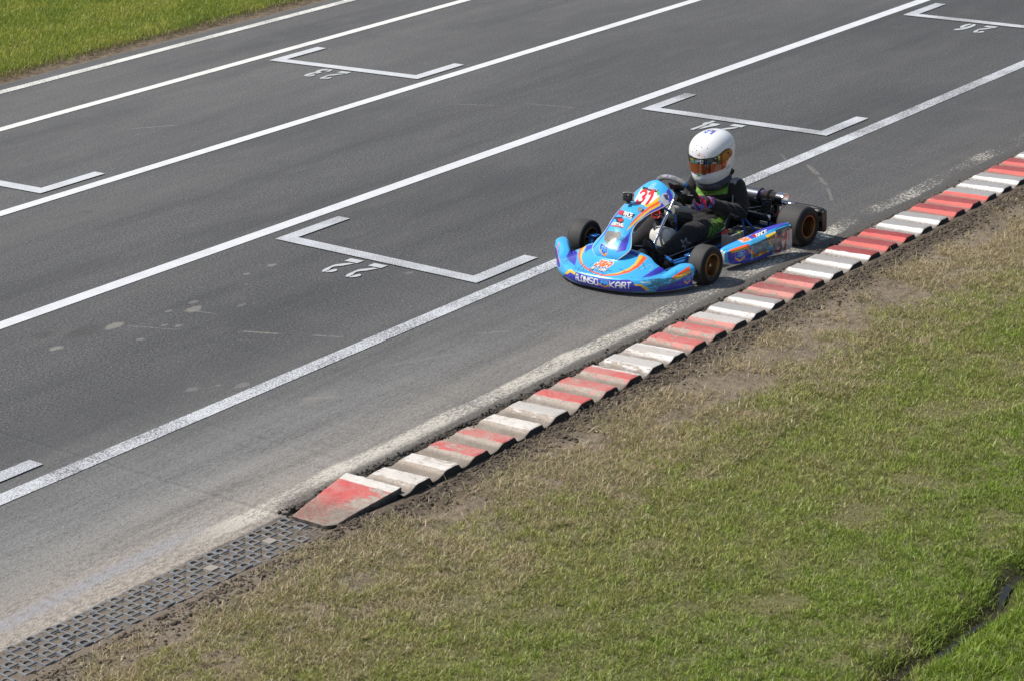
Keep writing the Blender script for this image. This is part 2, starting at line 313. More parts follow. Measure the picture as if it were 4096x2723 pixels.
DIG = {
 '2': [[(.07, .23), (.002, .23), (.004, .115), (.074, .114)][::-1], [(-.014, .127), (-.015, .164), (-.05, .194), (-.091, .223), (-.117, .229), (-.173, .225), (-.219, .222), (-.254, .208), (-.268, .196), (-.27, .185), (-.257, .177), (-.204, .183), (-.178, .197), (-.147, .202), (-.123, .191), (-.096, .166), (-.04, .14)], [(-.264, .17), (-.203, .167), (-.171, .152), (-.181, .132), (-.207, .119), (-.24, .131), (-.266, .16)]],
 '3': [[(2.891, 6.481), (2.899, 6.507), (2.846, 6.507), (2.805, 6.501), (2.765, 6.492), (2.756, 6.504), (2.772, 6.532), (2.801, 6.548), (2.849, 6.556), (2.898, 6.554), (2.926, 6.538), (2.98, 6.564), (3.03, 6.57), (3.065, 6.554), (3.087, 6.53), (3.098, 6.503), (3.063, 6.497), (3.029, 6.498), (3.014, 6.517), (2.995, 6.523), (2.971, 6.513), (2.963, 6.482), (2.924, 6.475)], [(2.76, 6.488), (2.811, 6.491), (2.847, 6.492), (2.859, 6.479), (2.831, 6.449), (2.798, 6.448), (2.767, 6.463)], [(2.996, 6.469), (3.048, 6.484), (3.09, 6.49), (3.097, 6.478), (3.072, 6.454), (3.028, 6.439), (3.004, 6.441)]],
 '6': [[(7.705, 2.325), (7.699, 2.344), (7.667, 2.363), (7.617, 2.372), (7.556, 2.369), (7.518, 2.356), (7.488, 2.33), (7.497, 2.313), (7.533, 2.314), (7.587, 2.328), (7.641, 2.328), (7.664, 2.318)], [(7.372, 2.348), (7.431, 2.353), (7.453, 2.329), (7.484, 2.306), (7.546, 2.306), (7.609, 2.304), (7.646, 2.302), (7.696, 2.31), (7.709, 2.292), (7.682, 2.269), (7.627, 2.256), (7.556, 2.255), (7.481, 2.262), (7.417, 2.282), (7.383, 2.306)]],
 '4': [[(2.873, 2.366), (2.866, 2.328), (2.946, 2.329), (3.036, 2.328), (3.109, 2.331), (3.204, 2.329), (3.208, 2.364), (3.146, 2.366), (3.141, 2.386), (3.073, 2.38), (3.067, 2.365), (2.986, 2.363)], [(2.905, 2.311), (2.956, 2.313), (3.02, 2.317), (3.06, 2.307), (3.069, 2.297), (3.08, 2.316), (3.139, 2.319), (3.146, 2.243), (3.086, 2.241), (3.017, 2.271), (2.937, 2.293)]]}
DOFF = {'2': (-1.410, 2.134), '3': (0, 0), '6': (0, 0), '4': (0, 0)}
def grid_marking(L_, R_, worn, digits=()):
    """U-shaped start-grid box from its outer front corners L_ and R_, opening towards +x, with its stencilled number"""
    a, t = .676, .115; bm = bmesh.new(); z = .008; (x0, y0), (x1, y1) = L_, R_
    def quad(p): bm.faces.new([bm.verts.new((x, y, z)) for x, y in p])
    quad([(x1, y1), (x1+t, y1+t), (x0+t, y0-t), (x0, y0)]); quad([(x0, y0), (x0+t, y0-t), (x0+a, y0-t), (x0+a, y0)]); quad([(x1, y1), (x1+a, y1), (x1+a, y1+t), (x1+t, y1+t)])
    bmesh.ops.recalc_face_normals(bm, faces=bm.faces)
    for f in bm.faces:
        f.normal_update()
        if f.normal.z < 0: f.normal_flip()
    o = bm_obj('grid_box_marking', bm, paintm['box_worn' if worn else 'box']); o['kind'] = 'structure'
    for nm, polys in digits:
        bm = bmesh.new()
        for P in polys:
            f = bm.faces.new([bm.verts.new((x, y, .006)) for x, y in P])
            bmesh.ops.triangulate(bm, faces=[f])
        bmesh.ops.recalc_face_normals(bm, faces=bm.faces)
        d = bm_obj('digit', bm, paintm['digit'], parent=o)
def glyph(ch, dx, dy): return (ch, [[(x+dx, y+dy) for x, y in P] for P in DIG[ch]])
paintm['digit'] = asphalt_material('digit_paint', False, (.30, (.50, .52, .53), 1))
grid_marking((-1.273, 3.14), (-1.328, 1.268), True, [glyph('2', -1.412, 2.134), glyph('2', -1.412, 1.919)])
grid_marking((3.243, 3.107), (3.242, 1.296), True, [glyph('4', 0, 0), glyph('2', 3.132, 1.920)])
grid_marking((7.765, 3.11), (7.76, 1.30), True, [glyph('6', 0, 0), glyph('2', 7.634, 1.932)])
grid_marking((12.29, 3.10), (12.28, 1.30), True); grid_marking((-5.82, 3.12), (-5.835, 1.263), True); grid_marking((-10.33, 3.13), (-10.34, 1.27), True)
grid_marking((3.09, 7.262), (3.176, 5.518), False, [glyph('3', 0, 0), glyph('2', 3.02, 6.122)])
grid_marking((-1.38, 7.27), (-1.318, 5.550), False); grid_marking((7.65, 7.28), (7.70, 5.50), False)

# ------------------------------------------------------------------ verge soil, ditch, ground to the horizon
DC = lambda x: -3.80+.04*np.sin(x*1.7)+.028*np.sin(x*5.3+1)+.016*np.sin(x*11.7)
def soil_h(x, y):
    hk = np.interp(x, [-4.95, -4.75, -4.5, -4.1, -3.6, -2.6, 0], [-.002, -.004, -.010, -.010, -.002, .008, .014]); h = hk+(-.002-hk)*sstep(-.85, -1.5, y); h = h+(-.035-h)*sstep(-.70, -.62, y)+(fbm(x*3, y*3, 3, 11)-.5)*.03*sstep(-.72, -.95, y)+(fbm(x*22, y*22, 3, 12)-.5)*.022*sstep(-.66, -.8, y)
    pav = sstep(XE+.05, XE-.05, x)*sstep(-.80, -.68, y); h = h*(1-pav)+pav*(-.022+(fbm(x*40, y*40, 3, 4)-.5)*.012)
    h = h+sstep(XE+.2, XE-.3, x)*sstep(-.80, -.70, y)*0
    h = h+.016*sstep(XE+.9, XE-.2, x)*sstep(-1.6, -.9, y)
    ditch = np.exp(-((y-DC(x))/(.06+.05*fbm(x*2.5, y*0, 3, 91)))**2)*sstep(-5.6, -4.9, x); h = h-.065*ditch
    return h
nx, ny = 860, 270
gx = np.linspace(-14, 14, nx); gy = np.linspace(-.26, -6.6, ny); gy = -.26-(np.linspace(0, 1, ny)**1.35)*6.4
X_, Y_ = np.meshgrid(gx, gy, indexing='ij'); H_ = soil_h(X_, Y_)
t = NT('soil'); X, Y, Zz = t.xyz(); nz = t.noise(22, 6, .7); n2 = t.noise(2.5, 4, .6); n3 = t.noise(90, 3, .7)
c = t.mix(t.ramp(nz, .3, .7), (.080, .062, .045), (.225, .18, .135)); c = t.mix(t.ramp(n3, .45, .7, 0, .5), c, (.30, .245, .185)); tan_ = t.math('MULTIPLY', t.ramp(Y, -.84, -1.0), t.ramp(n2, .38, .55)); c = t.mix(t.math('MULTIPLY', tan_, .35), c, (.26, .21, .15))
c = t.mix(t.ramp(n2, .5, .75, 0, .35), c, (.20, .17, .11))
dk_ = t.math('MULTIPLY', t.ramp(Y, -1.02, -.84), t.ramp(n2, .25, .50)); c = t.mix(t.math('MULTIPLY', dk_, .75), c, t.mix(nz, (.050, .038, .029), (.125, .098, .074)))
left = t.math('MULTIPLY', t.ramp(X, -4.2, -6.0), t.ramp(Y, -1.5, -.9)); c = t.mix(t.math('MULTIPLY', left, .7), c, t.mix(nz, (.14, .115, .09), (.27, .225, .175)))
gr = t.ramp(Y, -1.3, -2.0); c = t.mix(t.math('MULTIPLY', gr, .85), c, (.125, .13, .052))
wet = t.ramp(t.math('ABSOLUTE', t.math('ADD', Y, 3.8)), .18, .06); c = t.mix(t.math('MULTIPLY', wet, .85), c, (.035, .028, .018))
t.set('Base Color', c); t.set('Roughness', .95); t.set('Specular IOR Level', .2); t.bump(t.math('ADD', nz, n3), .6, .008); M['soil'] = t.m
mesh_from('verge_soil', np.stack([X_, Y_, H_], -1).reshape(-1, 3), grid_faces(nx, ny)[:, ::-1], M['soil'], smooth=True, kind='structure')
t = NT('field'); n1 = t.noise(.5, 5); n2 = t.noise(30, 4, .7); c = t.mix(n1, (.15, .165, .055), (.20, .20, .075)); c = t.mix(t.ramp(n2, .3, .7), c, (.10, .12, .035)); t.set('Base Color', c); t.set('Roughness', 1.); t.bump(n2, .5, .02); M['field'] = t.m
mesh_from('ground', [(-600, -600, -.11), (600, -600, -.11), (600, 600, -.11), (-600, 600, -.11)], [(0, 1, 2, 3)], M['field'], kind='structure')
gx = np.linspace(-12, 26, 300); gy = 8.72+(np.linspace(0, 1, 120)**1.5)*9; X_, Y_ = np.meshgrid(gx, gy, indexing='ij')
t = NT('far_soil'); nz = t.noise(14, 5, .7); X, Y, Zz = t.xyz(); c = t.mix(t.ramp(nz, .3, .7), (.07, .05, .03), (.20, .15, .10)); c = t.mix(t.ramp(Y, 8.95, 9.15), c, (.05, .06, .012)); t.set('Base Color', c); t.set('Roughness', 1.); t.bump(nz, .6, .01)
mesh_from('far_verge_soil', np.stack([X_, Y_, -.02+.05*sstep(8.8, 9.3, Y_)+(fbm(X_*8, Y_*8, 3)-.5)*.03], -1).reshape(-1, 3), grid_faces(300, 120), t.m, smooth=True, kind='structure')
# water lying in the ditch
t = NT('ditch_water'); t.set('Base Color', (.02, .018, .012, 1)); t.set('Roughness', .06); t.bump(t.noise(18, 3), .25, .01)
mesh_from('water', [(x, float(DC(x))+s*.028*abs(math.sin(x*4)*math.sin(x*9.1+.5)), -.052) for x in np.linspace(-5.5, 3, 160) for s in (-1, 1)], grid_faces(160, 2)[:, ::-1], t.m, kind='structure')

# ------------------------------------------------------------------ rumble kerb
def kerb_material():
    t = NT('kerb_paint'); a = t.attr(); nz = t.noise(9, 6, .72); n2 = t.noise(55, 5, .75); n3 = t.noise(26, 5, .7, t.coord((2.2, .5, 1)))
    conc = t.mix(t.ramp(n2, .3, .7), (.30, .245, .20), (.46, .395, .33))
    wearv = t.math('ADD', t.math('MULTIPLY', nz, .45), t.math('MULTIPLY', n3, .55))
    th = t.math('SUBTRACT', .66, t.math('MULTIPLY', a['Alpha'], .36))
    chips = t.ramp(t.noise(17, 4, .8), .66, .69); wm = t.math('MAXIMUM', t.ramp(wearv, th, t.math('ADD', th, .045)), t.math('MULTIPLY', chips, t.ramp(a['Alpha'], .0, .2, .4, 1))); soft = t.math('MULTIPLY', a['Alpha'], t.ramp(n2, .3, .7, .25, .75))
    c = t.mix(soft, a['Color'], (.44, .36, .31)); c = t.mix(wm, c, conc)
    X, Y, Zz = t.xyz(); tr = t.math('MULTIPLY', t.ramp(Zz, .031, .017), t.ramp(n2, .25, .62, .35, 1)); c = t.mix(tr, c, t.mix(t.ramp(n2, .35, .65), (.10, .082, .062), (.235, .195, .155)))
    film = t.math('MULTIPLY', t.ramp(t.noise(5, 5, .7), .38, .66), t.ramp(X, 1.5, -3.5, .05, .38)); c = t.mix(film, c, t.mix(n2, (.33, .28, .23), (.50, .44, .38)))
    crumbs = t.ramp(t.noise(70, 2, .5), .66, .70); c = t.mix(t.math('MULTIPLY', crumbs, .6), c, (.05, .04, .03))
    t.set('Base Color', c); t.set('Roughness', .8); t.bump(t.math('ADD', n2, wm), .5, .005); return t.m
M['kerb'] = kerb_material()
M['kerb_side'] = simple('kerb_shaded_side', (.036, .033, .030), .9, bump=.6, bs=50, var=.4)  # concrete side faces, colour darkened to near black to stand for their shade
kerb = part('kerb', merge(box((4.0, -.50, -.075), (17.2, .40, .13)), box((-4.69, -.50, -.075), (.1, .26, .11))), M['kerb_side'], smooth=False); kerb['kind'] = 'structure'
TX = lambda i: float(np.interp(i, [0, 1, 10, 16, 33, 60], [-4.45, -4.213, -2.059, -.651, 3.507, 3.507+27*.2446]))
TYI = lambda i: float(np.interp(i, [1, 10, 16, 25, 33, 50], [-.345, -.335, -.312, -.295, -.268, -.25]))
TYO = lambda i: float(np.interp(i, [0, 1, 5, 9, 16, 30, 50], [-.66, -.70, -.725, -.73, -.70, -.69, -.70]))
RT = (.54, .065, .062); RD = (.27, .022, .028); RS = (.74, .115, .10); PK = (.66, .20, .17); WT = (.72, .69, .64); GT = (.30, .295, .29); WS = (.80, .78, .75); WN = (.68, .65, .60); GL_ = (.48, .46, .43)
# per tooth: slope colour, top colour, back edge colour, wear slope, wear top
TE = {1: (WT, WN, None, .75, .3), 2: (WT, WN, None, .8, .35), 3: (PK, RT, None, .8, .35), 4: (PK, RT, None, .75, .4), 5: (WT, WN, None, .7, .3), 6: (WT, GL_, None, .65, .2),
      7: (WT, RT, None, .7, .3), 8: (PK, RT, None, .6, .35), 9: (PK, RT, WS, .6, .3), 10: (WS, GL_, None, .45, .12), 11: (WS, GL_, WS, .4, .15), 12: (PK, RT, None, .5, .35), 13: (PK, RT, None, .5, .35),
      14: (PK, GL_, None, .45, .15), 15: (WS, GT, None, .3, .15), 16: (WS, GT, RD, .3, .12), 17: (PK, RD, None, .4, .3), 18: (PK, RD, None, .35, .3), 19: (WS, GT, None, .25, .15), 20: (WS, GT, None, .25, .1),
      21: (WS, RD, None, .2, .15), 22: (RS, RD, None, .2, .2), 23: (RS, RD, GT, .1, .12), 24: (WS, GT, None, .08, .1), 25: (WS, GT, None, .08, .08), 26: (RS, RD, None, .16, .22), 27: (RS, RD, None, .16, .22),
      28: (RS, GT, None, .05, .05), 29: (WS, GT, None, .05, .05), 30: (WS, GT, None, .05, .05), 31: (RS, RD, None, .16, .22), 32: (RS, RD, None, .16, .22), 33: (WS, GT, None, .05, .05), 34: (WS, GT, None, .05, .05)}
HT = .037
for i in range(1, 68):
    xb = TX(i); p = TX(i)-TX(i-1); yi, yo = TYI(i), TYO(i); s = TE.get(i, TE[21+(i % 13)] if i > 34 else TE[34])
    # profile along x from the back edge (right) to the trough on the left: (dx, z, zone)
    pr = [(.024, .013, 't'), (.008, HT*.80, 'b'), (0, HT*.97, 'b'), (-.008, HT, 'b'), (-.03, HT, 'T'), (-.06, HT*1.01, 'T'), (-.092, HT, 'T'), (-.104, HT*.96, 'T'), (-.112, HT*.88, 's'), (-.126, HT*.74, 's'), (-.146, HT*.56, 's'), (-.166, HT*.43, 's'), (-.190, HT*.36, 'd'), (-p+.022, .0135, 'd')]
    ny_ = 26; ysn = np.concatenate([[0], np.linspace(.02, .16, 6), np.linspace(.2, .97, 14), [.985, .995, 1, 1, 1]])[:ny_]
    V = []; C = []
    hs = i*1.37
    for k, f in enumerate(ysn):
        for (dx, z, zn) in pr:
            y = yi+(yo-yi)*f; lift = .22+.78*sstep(0, .13, np.array(f))
            zz = z*float(lift)*(.86 if i < 6 else 1)+.010*f*sstep(.012, .034, np.array(z))
            if f < .12: zz -= .012*float(vnoise(np.array(xb*40+dx*60), np.array(f*40+hs), 3)); y += .018*(float(vnoise(np.array(xb*23+dx*31), np.array(hs), 9))-.5)
            if f > .97: y += (1-min(1, z/HT))*.0
            if f >= .985: zz -= .004*(f-.98)/.02
            jit = (float(vnoise(np.array((xb+dx)*50), np.array(f*14+hs), 5))-.5)*.004
            V.append((xb+dx+jit*.6, y, zz+jit))
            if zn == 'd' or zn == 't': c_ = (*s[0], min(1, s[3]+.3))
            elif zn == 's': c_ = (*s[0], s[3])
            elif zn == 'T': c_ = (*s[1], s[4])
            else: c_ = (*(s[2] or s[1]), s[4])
            C.append(c_)
    nP = len(pr); nY = len(ysn); F = [tuple(int(v) for v in f) for f in grid_faces(nY, nP)]
    # outer end face down into the soil
    b0 = len(V); last = (nY-1)*nP
    for k in range(nP): V.append((V[last+k][0], V[last+k][1]-.006, -.10)); C.append((.05, .045, .04, 1))
    side = [(last+k, last+k+1, b0+k+1, b0+k) for k in range(nP-1)]
    nf = len(F); F += side
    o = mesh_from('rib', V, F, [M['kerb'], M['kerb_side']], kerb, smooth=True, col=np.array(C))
    mi = np.zeros(len(F), np.int32); mi[nf:] = 1; o.data.polygons.foreach_set('material_index', mi)
    bm = bmesh.new(); bm.from_mesh(o.data); bmesh.ops.recalc_face_normals(bm, faces=bm.faces)
    if sum(f.normal.z for f in bm.faces) < 0: bmesh.ops.reverse_faces(bm, faces=bm.faces)
    bm.to_mesh(o.data); bm.free(); o.data.set_sharp_from_angle(angle=R(50))
# flat ramp block at the start of the kerb
nu, nv = 60, 50; U_, W_ = np.meshgrid(np.linspace(0, 1, nu), np.linspace(0, 1, nv), indexing='ij')
yi0 = -.385+.10*U_; yo0 = -.655-.01*U_; xx = -4.945+U_*.545-.0*W_; yy = yi0+(yo0-yi0)*W_; cut = np.clip((W_-.80)/.20, 0, 1)**2*.05*np.clip(1-U_*4, 0, 1); xx = xx+cut
zz = .006+.036*U_**.8+(fbm(xx*25, yy*25, 3)-.5)*.006
cc = np.zeros((nu, nv, 4)); cc[..., :3] = RT; cc[..., 3] = .12+.50*sstep(.25, .95, W_+.2*(fbm(xx*8, yy*8, 3)-.5)); wb = U_ > .86; cc[wb] = (*WN, .25)
o1 = mesh_from('start_block', np.stack([xx, yy, zz], -1).reshape(-1, 3), grid_faces(nu, nv)[:, ::-1], M['kerb'], kerb, smooth=True, col=cc.reshape(-1, 4))
m_ = o1.modifiers.new('s', 'SOLIDIFY'); m_.thickness = .14; m_.offset = -1; o1.data.materials.append(M['kerb_side']); m_.material_offset_rim = 1

# ------------------------------------------------------------------ plastic honeycomb paver panels beyond the kerb start
t = NT('paver_plastic'); nz = t.noise(20, 5, .7); c = t.mix(t.ramp(nz, .35, .7), (.085, .105, .13), (.22, .24, .26)); c = t.mix(t.ramp(t.noise(45, 5, .7), .44, .58, 0, .9), c, (.19, .16, .125)); t.set('Base Color', c); t.set('Roughness', .55); M['paver'] = t.m
M['light_fill'] = simple('dried_mortar', (.30, .27, .235), .9, bump=.3)
def make_panel(fills=(), missing=()):
    p = .0583; nx_, ny_ = 9, 5; z0, z1 = -.03, 0.; parts = []; fillp = []
    ring = 20; a = np.linspace(0, 2*np.pi, ring, endpoint=False)+np.pi/4
    for i in range(nx_):
        for j in range(ny_):
            cx, cy = (i-nx_/2+.5)*p, (j-ny_/2+.5)*p
            if (i+j) % 2 == 0:
                if (i, j) in missing: continue
                if (i, j) in fills: fillp.append(box((cx, cy, -.004), (p*.96, p*.96, .01))); continue
                # square plate with round hole
                c_, s_ = np.cos(a), np.sin(a); k = np.maximum(abs(c_), abs(s_)); ox, oy = c_/k*p/2, s_/k*p/2; r = p*.335; d = .002
                V = np.concatenate([np.stack([cx+ox, cy+oy, 0*a+z1-d], 1), np.stack([cx+ox*.93, cy+oy*.93, 0*a+z1], 1), np.stack([cx+c_*r*1.1, cy+s_*r*1.1, 0*a+z1], 1), np.stack([cx+c_*r, cy+s_*r, 0*a+z1-d], 1), np.stack([cx+c_*r, cy+s_*r, 0*a+z0], 1)])
                parts.append((V, [tuple(f) for f in grid_faces(5, ring, wv=True)]))
                parts.append((np.concatenate([np.stack([cx+ox, cy+oy, 0*a+z1-d], 1), np.stack([cx+ox, cy+oy, 0*a+z0], 1)]), [tuple(f)[::-1] for f in grid_faces(2, ring, wv=True)]))
            else:
                t_ = .008
                for sx in (-1, 1): parts.append(box((cx+sx*(p/2-t_/2), cy, (z0+z1)/2-.004), (t_, p, z1-z0-.004)))
                for sy in (-1, 1): parts.append(box((cx, cy+sy*(p/2-t_/2), (z0+z1)/2-.004), (p-2*t_, t_, z1-z0-.004)))
    return merge(*parts), (merge(*fillp) if fillp else None)
PAVL = ['grey-blue plastic paver panel touching the red start block of the kerb', 'second paver panel from the red kerb block, with one pale filled cell', 'third paver panel from the red kerb block, between the second and the last', 'last paver panel of the row, cut by the lower left corner of the photo']
for k in range(4):
    (pv, fl) = make_panel(fills=[(4, 2)] if k == 0 else [(6, 2)] if k == 1 else [], missing=[(8, 0), (7, 1)] if k == 0 else ())
    x = -5.235-.523*k; yc = -.497+.012*k
    o = part('paver_panel', pv, M['paver'], smooth=False); o.location = (x, yc, .002); o.rotation_euler = (R(1.0 if k == 0 else 0), R(-.4*(k % 2)), R(-.6+.4*(k % 3)))
    tag(o, PAVL[k], 'paver panel', 'plastic paver panels in a row beside the track')
    if fl: part('filled_cell', fl, M['light_fill'], o, smooth=False)

# ------------------------------------------------------------------ grass
t = NT('grass_blades'); a = t.attr(); t.n.remove(t.b); df = t.n.new('ShaderNodeBsdfDiffuse'); tl = t.n.new('ShaderNodeBsdfTranslucent'); gl = t.n.new('ShaderNodeBsdfGlossy'); gl.inputs['Roughness'].default_value = .45
mx = t.n.new('ShaderNodeMixShader'); mx.inputs[0].default_value = .28; m2 = t.n.new('ShaderNodeMixShader'); m2.inputs[0].default_value = .035
t.l.new(a['Color'], df.inputs[0]); t.l.new(t.mix(.5, a['Color'], (.25, .32, .02), 'ADD') if False else a['Color'], tl.inputs[0]); t.l.new(df.outputs[0], mx.inputs[1]); t.l.new(tl.outputs[0], mx.inputs[2]); t.l.new(mx.outputs[0], m2.inputs[1]); t.l.new(gl.outputs[0], m2.inputs[2]); t.l.new(m2.outputs[0], t.n['Material Output'].inputs[0]); M['blade'] = t.m
def blades(name, x, y, z, h, wd, lean, col, label=None, rg=rng):
    n = len(x); az = rg.uniform(0, 2*np.pi, n); la = rg.uniform(0, 2*np.pi, n); wx, wy = np.cos(az)*wd/2, np.sin(az)*wd/2; lx, ly = np.cos(la)*lean*h, np.sin(la)*lean*h
    up = np.sqrt(np.clip(1-lean**2, .02, 1))*h
    P = np.zeros((n, 5, 3), np.float32)
    P[:, 0] = np.stack([x-wx, y-wy, z], 1); P[:, 1] = np.stack([x+wx, y+wy, z], 1)
    P[:, 2] = np.stack([x-wx*.8+lx*.38, y-wy*.8+ly*.38, z+up*.62], 1); P[:, 3] = np.stack([x+wx*.8+lx*.38, y+wy*.8+ly*.38, z+up*.62], 1)
    P[:, 4] = np.stack([x+lx, y+ly, z+up], 1)
    b = (np.arange(n)*5)[:, None]; F = np.concatenate([b+np.array([0, 1, 3]), b+np.array([0, 3, 2]), b+np.array([2, 3, 4])])
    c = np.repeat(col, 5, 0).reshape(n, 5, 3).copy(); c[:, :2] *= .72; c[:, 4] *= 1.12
    o = mesh_from(name, P.reshape(-1, 3), F, M['blade'], col=c.reshape(-1, 3)); tag(o, kind='stuff')
    return o
CP = np.array([-13.3608, -8.4979, 4.9]); _R = np.array(_r); _U = np.array(_u); _F = np.array(_f)
def frustum(x, y, mg=.14):
    d = np.stack([x, y, 0*x], 1)-CP; z = d@_F; sx = d@_R/z*9776/4096; sy = d@_U/z*9776/4096
    return (abs(sx) < .5+mg) & (abs(sy) < .3325+mg)
def scatter(n, x0, x1, y0, y1, thin=.25):
    x = rng.uniform(x0, x1, n); y = rng.uniform(y0, y1, n); k = frustum(x, y) | (rng.random(n) < thin); return x[k], y[k]
# near lawn: dry olive turf, thin along the bare strip, greener to the right and beyond the ditch
x, y = scatter(1500000, -9.5, 3.5, -6.0, -.95)
edge = np.interp(x, [-7, -6.4, -5.7, -4.8, -3.5, -2.1, 0, 1.3], [-.80, -.92, -1.0, -1.16, -1.30, -1.40, -1.40, -1.50])+.12*(fbm(x*1.3, y*0+3, 3, 31)-.5)*2
dens = sstep(edge+.22, edge-.30, y+.6*(fbm(x*5, y*5, 3, 32)-.5)); patch = fbm(x*2.2, y*2.2, 4, 33); bare = sstep(.36, .26, fbm(x*3.3+9, y*3.3, 4, 34))
clump = sstep(.33, .58, fbm(x*13, y*13, 3, 36)); dens = (.03+.97*dens)*(1-.30*bare)*(.50+.50*clump); dens *= 1-.97*np.exp(-((y-DC(x))/(.030+.055*fbm(x*5, y*0, 3, 78)))**4)*sstep(-5.5, -4.9, x)*(.6+.8*fbm(x*3, y*0, 3, 77)).clip(0, 1)
k = rng.random(len(x)) < dens*.98; x, y = x[k], y[k]; n = len(x)
patch = fbm(x*2.2, y*2.2, 4, 33); fine = fbm(x*9, y*9, 3, 35); bare = sstep(.42, .28, fbm(x*3.3+9, y*3.3, 4, 34))
gness = .455+.44*(patch-.5)+.55*(fine-.5)+.30*sstep(-2.3, -3.6, y-.10*(x+4))+.12*sstep(-1.6, -2.6, y)+rng.normal(0, .20, n)-.3*bare
gness -= .22*sstep(-1.75, -1.15, y)
gness += .55*sstep(-3.86, -4.0, y)*sstep(-5.6, -5.0, x)
dry = [(.50, .42, .24), (.49, .45, .19), (.43, .43, .135), (.36, .405, .10), (.29, .37, .07), (.26, .37, .045)]
col = pal(gness, dry)*(rng.uniform(.75, 1.22, n)*(.74+.36*fine))[:, None]
h = rng.uniform(.016, .040, n)*(.75+.5*fbm(x*13, y*13, 3, 36))*(1-.35*bare)*(1+.5*sstep(-3.4, -3.7, y)); lean = np.clip(rng.beta(3.0, 1.5, n), .15, .97); wd = rng.uniform(.0028, .0052, n); big = rng.random(n) < .025; h = np.where(big, h*rng.uniform(1.3, 1.9, n), h); wd = np.where(big, wd*1.35, wd)
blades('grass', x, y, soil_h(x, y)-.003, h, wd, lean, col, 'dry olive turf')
# straw and torn grass lying on the bare soil
x, y = scatter(330000, -9, 4.5, -1.9, -.665); cl = fbm(x*4, y*4, 3, 41)
kk = rng.random(len(x)) < sstep(.36, .60, cl)*.8*np.where(x < XE+.3, sstep(-.64, -.85, y), sstep(-.80, -1.10, y))+.03; kk &= ~((x > XE) & (y > -.74)); x, y = x[kk], y[kk]; n = len(x)
straw = [(.58, .48, .30), (.56, .46, .28), (.48, .39, .22), (.34, .27, .16), (.40, .37, .17), (.24, .26, .09)]
col = pal(rng.random(n)**1.3*(.55+.9*fbm(x*3, y*3, 3, 42)), straw)*rng.uniform(.75, 1.25, n)[:, None]
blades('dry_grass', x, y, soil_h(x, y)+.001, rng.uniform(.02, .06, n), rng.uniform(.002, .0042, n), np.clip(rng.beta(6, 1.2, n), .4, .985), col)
# crumbs of soil: heaps along the kerb ends, in the kerb troughs and on the pavers
def crumbs(name, x, y, z, s, m):
    base = np.array([(1, 0, 0), (-1, 0, 0), (0, 1, 0), (0, -1, 0), (0, 0, 1), (0, 0, -1)], float); Ff = np.array([(0, 2, 4), (2, 1, 4), (1, 3, 4), (3, 0, 4), (2, 0, 5), (1, 2, 5), (3, 1, 5), (0, 3, 5)])
    n = len(x); a = rng.uniform(0, 6.28, n); V = base[None]*rng.uniform(.55, 1.3, (n, 6, 1)); ca, sa = np.cos(a)[:, None], np.sin(a)[:, None]
    V = np.stack([V[..., 0]*ca-V[..., 1]*sa, V[..., 0]*sa+V[..., 1]*ca, V[..., 2]*.7], -1)*s[:, None, None]+np.stack([x, y, z], 1)[:, None]
    o = mesh_from(name, V.reshape(-1, 3), (Ff[None]+(np.arange(n)*6)[:, None, None]).reshape(-1, 3), m); o['kind'] = 'stuff'; return o
M['clod'] = simple('soil_crumbs', (.085, .066, .050), .95, bs=30, var=.45)
n = 15000; x = rng.uniform(-8, 5, n); y = np.where(x < XE+.25, -.665, -.735)-np.abs(rng.normal(0, .13, n)); k = x < 99; k &= frustum(x, y, .1); x, y = x[k], y[k]
crumbs('soil_clods', x, y, soil_h(x, y)+.002, rng.gamma(1.6, .0032, len(x)).clip(.0015, .024), M['clod'])
n = 9000; i = rng.integers(1, 40, n); xb = np.array([TX(a) for a in i]); pp = .24; x = xb-.115-rng.random(n)*.085; f = rng.random(n)**.6; y = np.array([TYI(a) for a in i])+(np.array([TYO(a)-TYI(a) for a in i]))*f
k = rng.random(n) < np.interp(xb, [-4, 0, 4], [1, .5, .15]); x, y, f = x[k], y[k], f[k]
crumbs('trough_dirt', x, y, .006+0*x, rng.gamma(2., .0018, len(x)).clip(.001, .009), M['clod'])
n = 9000; x = rng.uniform(-4.95, 6, n); ph = ((x-TX(10))/.2435) % 1; y = -.31+rng.normal(0, .022, n)-.02*(ph > .55); k = (rng.random(n) < np.where(ph > .5, 1, .25))
crumbs('edge_rubble', x[k], y[k], .004+0*x[k], rng.gamma(2.2, .0035, k.sum()).clip(.001, .018), simple('broken_edge', (.060, .052, .043), .95, bs=30, var=.5))
n = 2600; x = rng.uniform(-8, -4.9, n); y = rng.uniform(-.66, -.33, n); crumbs('paver_dirt', x, y, -.006+0*x, rng.gamma(2., .002, n).clip(.001, .008), M['clod'])
